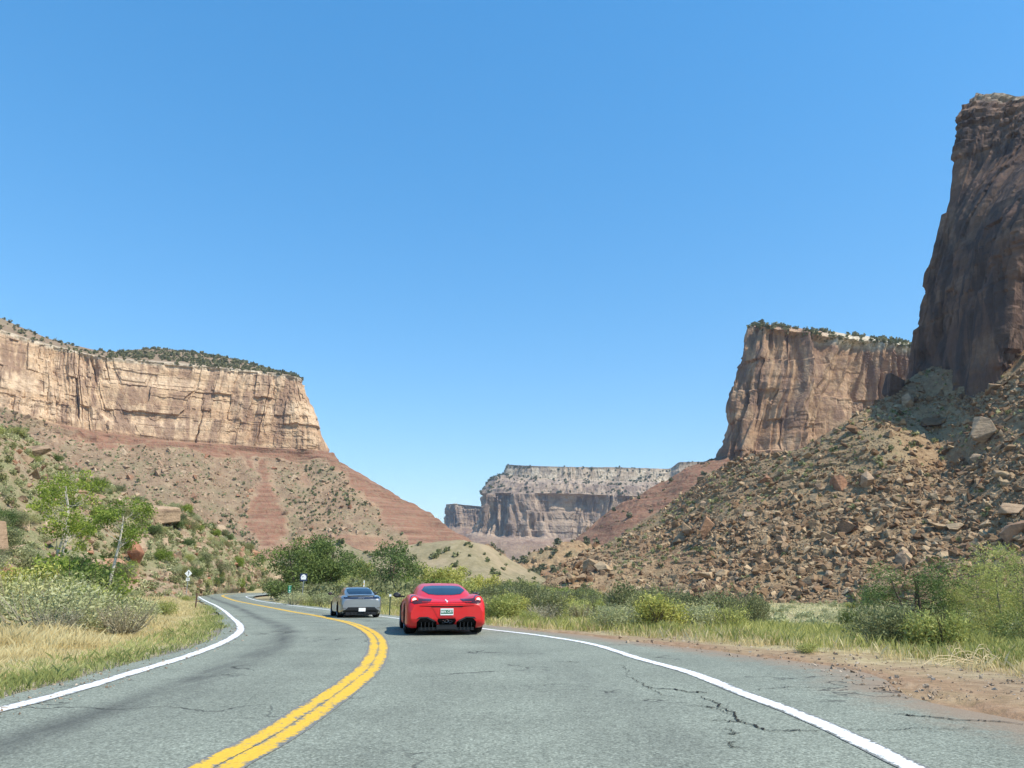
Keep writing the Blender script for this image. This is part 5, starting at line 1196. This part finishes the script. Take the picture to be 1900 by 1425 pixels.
    # rearing horse badge
    hz = [(-.010, -.045), (.0, -.02), (-.012, .0), (-.020, .018), (-.030, .012), (-.032, .02), (-.018, .032), (-.008, .045), (.002, .040), (.008, .025), (.014, .008), (.022, -.005), (.034, .012), (.036, .002), (.026, -.018), (.016, -.03), (.020, -.045), (.012, -.045), (.006, -.028), (-.002, -.045)]
    patch("horse_badge", [(a, .765 + b) for a, b in hz], bvh, plain("pale_silver_badge", (.75, .74, .72), .3, .6), r, off=.010, rings=3)
    for s_ in (-1, 1):
        patch("bumper_vent", [(s_ * a, b) for a, b in ((.24, .30), (.46, .395), (.62, .385), (.71, .30), (.71, .15), (.52, .125), (.24, .125))], bvh, M_DEEP, r, off=.006)
        patch("diffuser_lip", [(s_ * a, b) for a, b in ((.27, .325), (.46, .415), (.66, .41), (.72, .36), (.66, .375), (.47, .385), (.30, .30))], bvh, M_CARBON, r, off=.012, cen=(s_ * .5, .392), rings=3)
        yv = -2.26
        for k, xx in enumerate((.33, .42, .51, .60)):
            pymesh("diffuser_fin", [boxm(s_ * xx - .006, s_ * xx + .006, yv - .03, yv + .30, .115, .34 - .02 * (k == 3))], M_CARBON, r, False)
    patch("exhaust_surround", [(-.205, .375), (.205, .375), (.225, .32), (.165, .235), (-.165, .235), (-.225, .32)], bvh, M_DEEP, r, off=.010)
    for xx, zz, rr_ in ((-.085, .30, .034), (.0, .315, .038), (.085, .30, .034)):
        pymesh("exhaust_pipe", [lathe([(.06, rr_ * .8), (-.03, rr_ * .8), (-.035, rr_ * .9), (-.03, rr_), (.06, rr_)], 'y', (xx, -2.30, zz), 20)], M_CHR, r)
    pymesh("diffuser", [boxm(-.66, .66, -2.24, -1.75, .10, .17), boxm(-.24, .24, -2.29, -2.2, .13, .23)], M_BLK, r, False)
    patch("spoiler_crease", [(-.60, .745), (-.3, .738), (.3, .738), (.60, .745), (.60, .737), (.3, .728), (-.3, .728), (-.60, .737)], bvh, M_RED, r, off=.016, rings=3)
    mirrors(r, 1.10, .62, .90, M_BLK, .22, .14)
    return r
# ---- silver four door
def build_silver():
    r = empty("sports_saloon", (0, 0, 0)); tag(r, "silver blue sports saloon with a dark light bar, farther of the two cars", "car")
    def pb(w, b, sx, sz, cz): return [(0, b), (w * .6, b), (w * .9, b + .01), (w * .975, b + .08), (w, b + .25), (w * 1.0, (sz + b) / 2 + .04), (w * .985, sz - .20), (sx + (w - sx) * .66, sz - .06), (sx, sz), (sx * .8, sz - .005), (sx * .5, (sz + cz * 2) / 3), (0, cz)]
    body = loft_car([(-2.50, .84, .34, .66, .80, .84), (-2.46, .88, .26, .72, .86, .90), (-2.36, .925, .20, .76, .93, .95), (-2.15, .96, .17, .80, .97, .985), (-1.8, .98, .16, .82, 1.0, 1.03), (-1.3, .985, .16, .82, 1.01, 1.04), (-.6, .97, .16, .80, .97, 1.0), (.4, .965, .16, .80, .94, .96), (1.2, .975, .16, .81, .93, .90), (1.8, .96, .17, .78, .86, .80), (2.2, .88, .18, .68, .74, .70), (2.46, .66, .24, .5, .58, .58)], pb, 110, 44)
    def pg(bx, tx, zb, zt): return [(0, zb - .12), (bx * .8, zb - .12), (bx, zb - .06), (bx * .99, zb), ((bx * .52 + tx * .48), zb + (zt - zb) * .55), (tx, zt - (zt - zb) * .13 - .004), (tx * .88, zt - (zt - zb) * .03), (tx * .5, zt), (0, zt + .01)]
    cab = loft_car([(-2.2, .60, .5, .92, .95), (-2.0, .66, .56, .95, 1.02), (-1.6, .73, .60, .98, 1.16), (-1.1, .78, .61, .98, 1.29), (-.6, .79, .60, .97, 1.355), (-.1, .79, .59, .96, 1.38), (.3, .78, .575, .95, 1.37), (.8, .76, .55, .93, 1.26), (1.3, .72, .5, .90, 1.06), (1.6, .64, .42, .86, .92)], pg, 90, 36)
    parts = [body, cab]; bvh = bvh_of(parts); pymesh("body", parts, M_SILV, r, True, 36)
    patch("rear_window", [(-.56, 1.27), (-.40, 1.315), (.40, 1.315), (.56, 1.27), (.585, 1.16), (.53, 1.045), (.3, 1.035), (-.3, 1.035), (-.53, 1.045), (-.585, 1.16)], bvh, M_GLASS, r, off=.007, rings=12)
    patch("roof_panel", [(-.50, -.75), (.50, -.75), (.50, .45), (-.50, .45)], bvh, M_GLASS, r, 'top', .006)
    for sd in ('left', 'right'):
        s_ = -1 if sd == 'left' else 1
        patch("side_window", [(-1.5, 1.05), (-1.1, 1.22), (-.5, 1.30), (.1, 1.31), (.5, 1.26), (1.05, 1.03), (.2, 1.01), (-.9, 1.02)], bvh, M_GLASS, r, sd, .006)
        for yy in (-1.5, 1.4):
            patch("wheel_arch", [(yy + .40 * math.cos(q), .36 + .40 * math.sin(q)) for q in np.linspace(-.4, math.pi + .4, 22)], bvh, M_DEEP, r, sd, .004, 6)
            wheel(r, s_ * .985, yy, .36, .30, s_, bvh)
        patch("door_handle", [(-.85, .86), (-.65, .86), (-.65, .84), (-.85, .84)], bvh, M_CHR, r, sd, .012, 2)
    lb = patch("light_bar", [(-.90, .935), (-.6, .91), (.6, .91), (.90, .935), (.92, .885), (.86, .845), (.5, .835), (-.5, .835), (-.86, .845), (-.92, .885)], bvh, plain("dark_light_bar", (.012, .02, .045), .12, .7), r, off=.008, rings=8)
    yb = bvh.ray_cast(Vector((0, -6, .87)), Vector((0, 1, 0)))[0].y - .016
    text_mesh("lettering", "PORSCHE", .062, (-.02, yb, .868), M_CHR, lb, .002)
    pymesh("spoiler", [([(x, y, z) for x in np.linspace(-.62, .62, 13) for (y, z) in ((-2.33 + .1 * abs(x) ** 2, 1.005 - .05 * x * x), (-2.16, 1.04 - .03 * x * x), (-2.16, 1.015 - .03 * x * x), (-2.33 + .1 * abs(x) ** 2, .99 - .05 * x * x))], [(i * 4 + j, i * 4 + (j + 1) % 4, (i + 1) * 4 + (j + 1) % 4, (i + 1) * 4 + j) for i in range(12) for j in range(4)] + [(0, 1, 2, 3), (51, 50, 49, 48)])], M_SILV, r, False)
    patch("spoiler_gap", [(-.60, .985), (.60, .985), (.63, .945), (-.63, .945)], bvh, M_DEEP, r, off=.006, rings=4)
    lo = patch("rear_valance", [(-.60, .475), (.60, .475), (.72, .37), (.88, .29), (.88, .17), (-.88, .17), (-.88, .29), (-.72, .37)], bvh, M_BLK, r, off=.010, rings=8)
    pymesh("diffuser", [boxm(-.70, .70, -2.46, -1.9, .13, .26)] + [boxm(x - .008, x + .008, -2.50, -2.2, .12, .27) for x in (-.45, -.3, -.15, .15, .3, .45)], M_BLK, r, False)
    yp = bvh.ray_cast(Vector((.03, -6, .36)), Vector((0, 1, 0)))[0].y - .02
    pymesh("number_plate", [boxm(-.12, .19, yp - .008, yp, .285, .44)], M_WHITE, r, False)
    for s_ in (-1, 1): patch("reflector", [(s_ * .70, .44), (s_ * .84, .45), (s_ * .84, .43), (s_ * .70, .42)], bvh, M_LAMP, r, off=.012, rings=2)
    mirrors(r, 1.11, .95, 1.07, M_BLK, .22, .15)
    return r
def set_car(r, cx, cy, psi, back):
    """put the middle of the tail at (cx, cy)"""
    c_, s_ = math.cos(psi), math.sin(psi); x, y = cx - s_ * back, cy + c_ * back   # forward = (-s, c)
    z0 = float(Rz(y)); r.location = (x, y, z0 + .006)
    sl = (float(Rz(y + 1.3)) - float(Rz(y - 1.3))) / 2.6; r.rotation_euler = (sl, 0, psi)
red = build_red(); set_car(red, -1.57, 18.6, R(10.5), 2.25)
sil = build_silver(); set_car(sil, -6.95, 35.6, R(18.8), 2.45)

# ------------------------------------------------------------ road signs and posts
M_GALV = plain("galvanised_steel", (.42, .43, .42), .5, .4, .6); M_SGREEN = plain("sign_green", (.02, .22, .12), .5, .3); M_SBLUE = plain("sign_dark_blue", (.03, .045, .10), .5, .3); M_SWH = plain("sign_white", (.85, .86, .84), .45, .3)
M_WOODP = plain("brown_post", (.13, .075, .05), .8, .2); M_INK = plain("sign_black", (.02, .02, .02), .5, .2); M_DGREENP = plain("dark_green_post", (.05, .08, .05), .7, .2)
def poly_panel(pts, y0, th):
    n = len(pts); V = [(a, y0, b) for a, b in pts] + [(a, y0 + th, b) for a, b in pts]
    return V, [tuple(range(n))[::-1], tuple(range(n, 2 * n))] + [(i, (i + 1) % n, n + (i + 1) % n, n + i) for i in range(n)]
def circ(cx, cz, rx, rz_, n=24): return [(cx + rx * math.cos(6.2832 * k / n), cz + rz_ * math.sin(6.2832 * k / n)) for k in range(n)]
def sign_at(name, px, Y, label, rz=0., cat="road sign"):
    x, y = at_px(px, Y, .5); h = gz(x, y); r = empty(name, (x, y, h), rz); return tag(r, label, cat), h
r, h = sign_at("curve_sign", 346, 76, "white diamond curve sign with a small square plate below it, left of the road", R(4))
zc = float(at(346, 1064, 76)[2]) - h
pymesh("post", [boxm(-.025, .025, 0.004, .05, -.2, zc + .25)], M_GALV, r, False)
dp = pymesh("diamond_panel", [poly_panel([(0, zc - .36), (.36, zc), (0, zc + .36), (-.36, zc)], -.012, .012)], M_SWH, r, False)
ar = [(a * .68, zc + b * .68) for a, b in ((-.04, -.26), (.04, -.26), (.04, -.08), (.10, .04), (.06, .14), (.14, .13), (.02, .31), (-.12, .16), (-.03, .16), (.01, .04), (-.04, -.06))]
pymesh("arrow", [poly_panel(ar, -.016, .003)], M_INK, dp, False)
pp = pymesh("speed_plate", [boxm(-.17, .17, -.012, 0., zc - .72, zc - .42)], M_SWH, r, False); text_mesh("speed_lettering", "35", .25, (0, -.015, zc - .57), M_INK, pp, .002)
r, h = sign_at("route_sign", 561.5, 71, "dark blue square sign with a white round emblem, right of the road", R(6))
zc = float(at(561.5, 1071, 71)[2]) - h
pymesh("post", [boxm(-.025, .025, .004, .05, -.2, zc + .3)], M_GALV, r, False)
pn = pymesh("square_panel", [poly_panel([(-.33, zc - .33), (.33, zc - .33), (.33, zc + .33), (-.33, zc + .33)], -.012, .012)], M_SBLUE, r, False)
em = pymesh("emblem", [poly_panel([(-.21, zc - .21), (.21, zc - .21), (.25, zc - .02), (.20, zc + .14), (.1, zc + .23), (0, zc + .27), (-.1, zc + .23), (-.20, zc + .14), (-.25, zc - .02)], -.016, .003)], M_SWH, pn, False)
pymesh("emblem_mark", [poly_panel([(-.15, zc - .02), (-.04, zc + .02), (.0, zc + .08), (-.12, zc + .05)], -.019, .002)], M_INK, em, False)
r, h = sign_at("mile_marker", 537, 64, "small upright green mile marker with white digits beside the silver car's lane", R(8))
zc = float(at(537, 1093, 64)[2]) - h
pymesh("post", [boxm(-.02, .02, .004, .04, -.2, zc + .2)], M_GALV, r, False)
pn = pymesh("marker_panel", [boxm(-.125, .125, -.01, 0, zc - .30, zc + .30)], M_SGREEN, r, False)
pymesh("panel_border", [poly_panel([(-.115, zc - .29), (.115, zc - .29), (.115, zc - .275), (-.115, zc - .275)], -.013, .003)], M_SWH, pn, False)
pymesh("panel_border", [poly_panel([(-.115, zc + .275), (.115, zc + .275), (.115, zc + .29), (-.115, zc + .29)], -.013, .003)], M_SWH, pn, False)
for q, ch in enumerate("14"): text_mesh("digit", ch, .24, (0, -.013, zc + .11 - .24 * q), M_SWH, pn, .002)
r, h = sign_at("marker_post", 724, 39.5, "dark green marker post with a white reflector top between the two cars", 0, "marker post")
pymesh("post", [poly_panel([(-.03, -.1), (.03, -.1), (.03, .92), (-.03, .92)], 0, .03)], M_DGREENP, r, False); pymesh("reflector", [boxm(-.055, .055, -.012, .035, .92, 1.03)], M_SWH, r, False)
r, h = sign_at("marker_post", 365, 50, "thin rusty brown marker post left of the road before the bend", 0, "marker post")
pymesh("post", [boxm(-.04, .04, 0, .04, -.1, .98)], M_WOODP, r, False)
r, h = sign_at("white_post", 674, 52, "thin white post sticking up behind the silver car's roof", 0, "marker post")
zt = float(at(674, 1077, 52)[2]) - h
pymesh("post", [poly_panel([(-.035, -.1), (.035, -.1), (.045, zt), (-.02, zt)], 0, .05)], M_SWH, r, False); pymesh("reflector", [boxm(-.05, .02, -.01, .0, zt - .28, zt - .18)], plain("amber_reflector", (.6, .35, .05), .3, .5), r, False)

# ------------------------------------------------------------ air
hz_o = pymesh("haze", [boxm(-15500, 15500, -15500, 15500, -9, 520)], bpy.data.materials.new("thin_blue_air"), None, False); tag(hz_o, kind='stuff')
hm = hz_o.data.materials[0]; hm.use_nodes = True; hm.node_tree.nodes.remove(hm.node_tree.nodes["Principled BSDF"])
pv = hm.node_tree.nodes.new("ShaderNodeVolumePrincipled"); pv.inputs["Color"].default_value = (.62, .78, 1., 1); pv.inputs["Density"].default_value = .00008; pv.inputs["Anisotropy"].default_value = .2
hm.node_tree.links.new(pv.outputs[0], hm.node_tree.nodes["Material Output"].inputs["Volume"])

# ------------------------------------------------------------ labels that say which one
LM = [("the huge upright tan boulder", 1832, 822), ("the scree's tallest tan block", 1310, 1000), ("the dark outcrop by the tower", 1662, 715), ("the pale humped scree boulder", 1612, 905), ("the round dark green tree", 1700, 1100),
      ("the red ridge's lower end", 1080, 1000), ("the scree boulder with the dark overhang", 1310, 1074), ("the tallest tamarisk", 1872, 1110), ("the light tan cube shaped rock", 1450, 1010), ("the pale slab by the right frame edge", 1880, 955),
      ("the brown butte's foot", 1400, 858), ("the wide flat dark boulder below the tower", 1730, 792), ("the red car", 822, 1130), ("the silver car", 665, 1115), ("the round dense tree above the cars", 722, 1055), ("the dark blue square sign", 561, 1072),
      ("the green mile marker", 537, 1093), ("the verge thicket", 1290, 1120), ("the pale meadow", 1540, 1135), ("the white diamond sign", 346, 1067), ("the white cottonwood trunk", 188, 1050), ("the taller cottonwood's crown", 88, 930),
      ("the largest smooth tan slab", 292, 940), ("the left sagebrush clump", 130, 1140), ("the brown marker post", 365, 1113), ("the road's sharp left bend", 440, 1160), ("the left frame edge", 0, 1010), ("the orange upright slab", 250, 1046),
      ("the reddish boulder above the bend", 470, 1034), ("the right end of the yellow line", 700, 1200), ("the hillside skyline's pale boulder", 405, 992), ("the red car's right side verge", 960, 1140), ("the dry branch on the dirt", 1800, 1280), ("the low green hill", 850, 1030)]
ORD = ["nearest", "second nearest", "third nearest", "fourth nearest", "fifth nearest", "sixth nearest", "seventh nearest", "eighth nearest", "ninth nearest", "tenth nearest", "eleventh nearest", "twelfth nearest", "thirteenth nearest", "fourteenth nearest", "fifteenth nearest", "sixteenth nearest", "seventeenth nearest", "eighteenth nearest", "nineteenth nearest", "twentieth nearest"]
buck = {}
for o, ds in AUTO:
    a, b, _ = proj(np.array(o.location)); k = min(range(len(LM)), key=lambda i: (LM[i][1] - a) ** 2 + (LM[i][2] - b) ** 2); buck.setdefault((k, ds), []).append((float(np.hypot(LM[k][1] - a, LM[k][2] - b)), o))
for (k, ds), L in buck.items():
    L.sort(key=lambda q: q[0])
    for i, (_, o) in enumerate(L):
        o["label"] = f"{ds} {ORD[i]} to {LM[k][0]}" if i < len(ORD) else f"{ds} some way off from {LM[k][0]}"
        if i >= len(ORD): o["group"] = f"{ds} plants farther from {LM[k][0]}" if "boulder" not in ds else f"{ds}s farther from {LM[k][0]}"
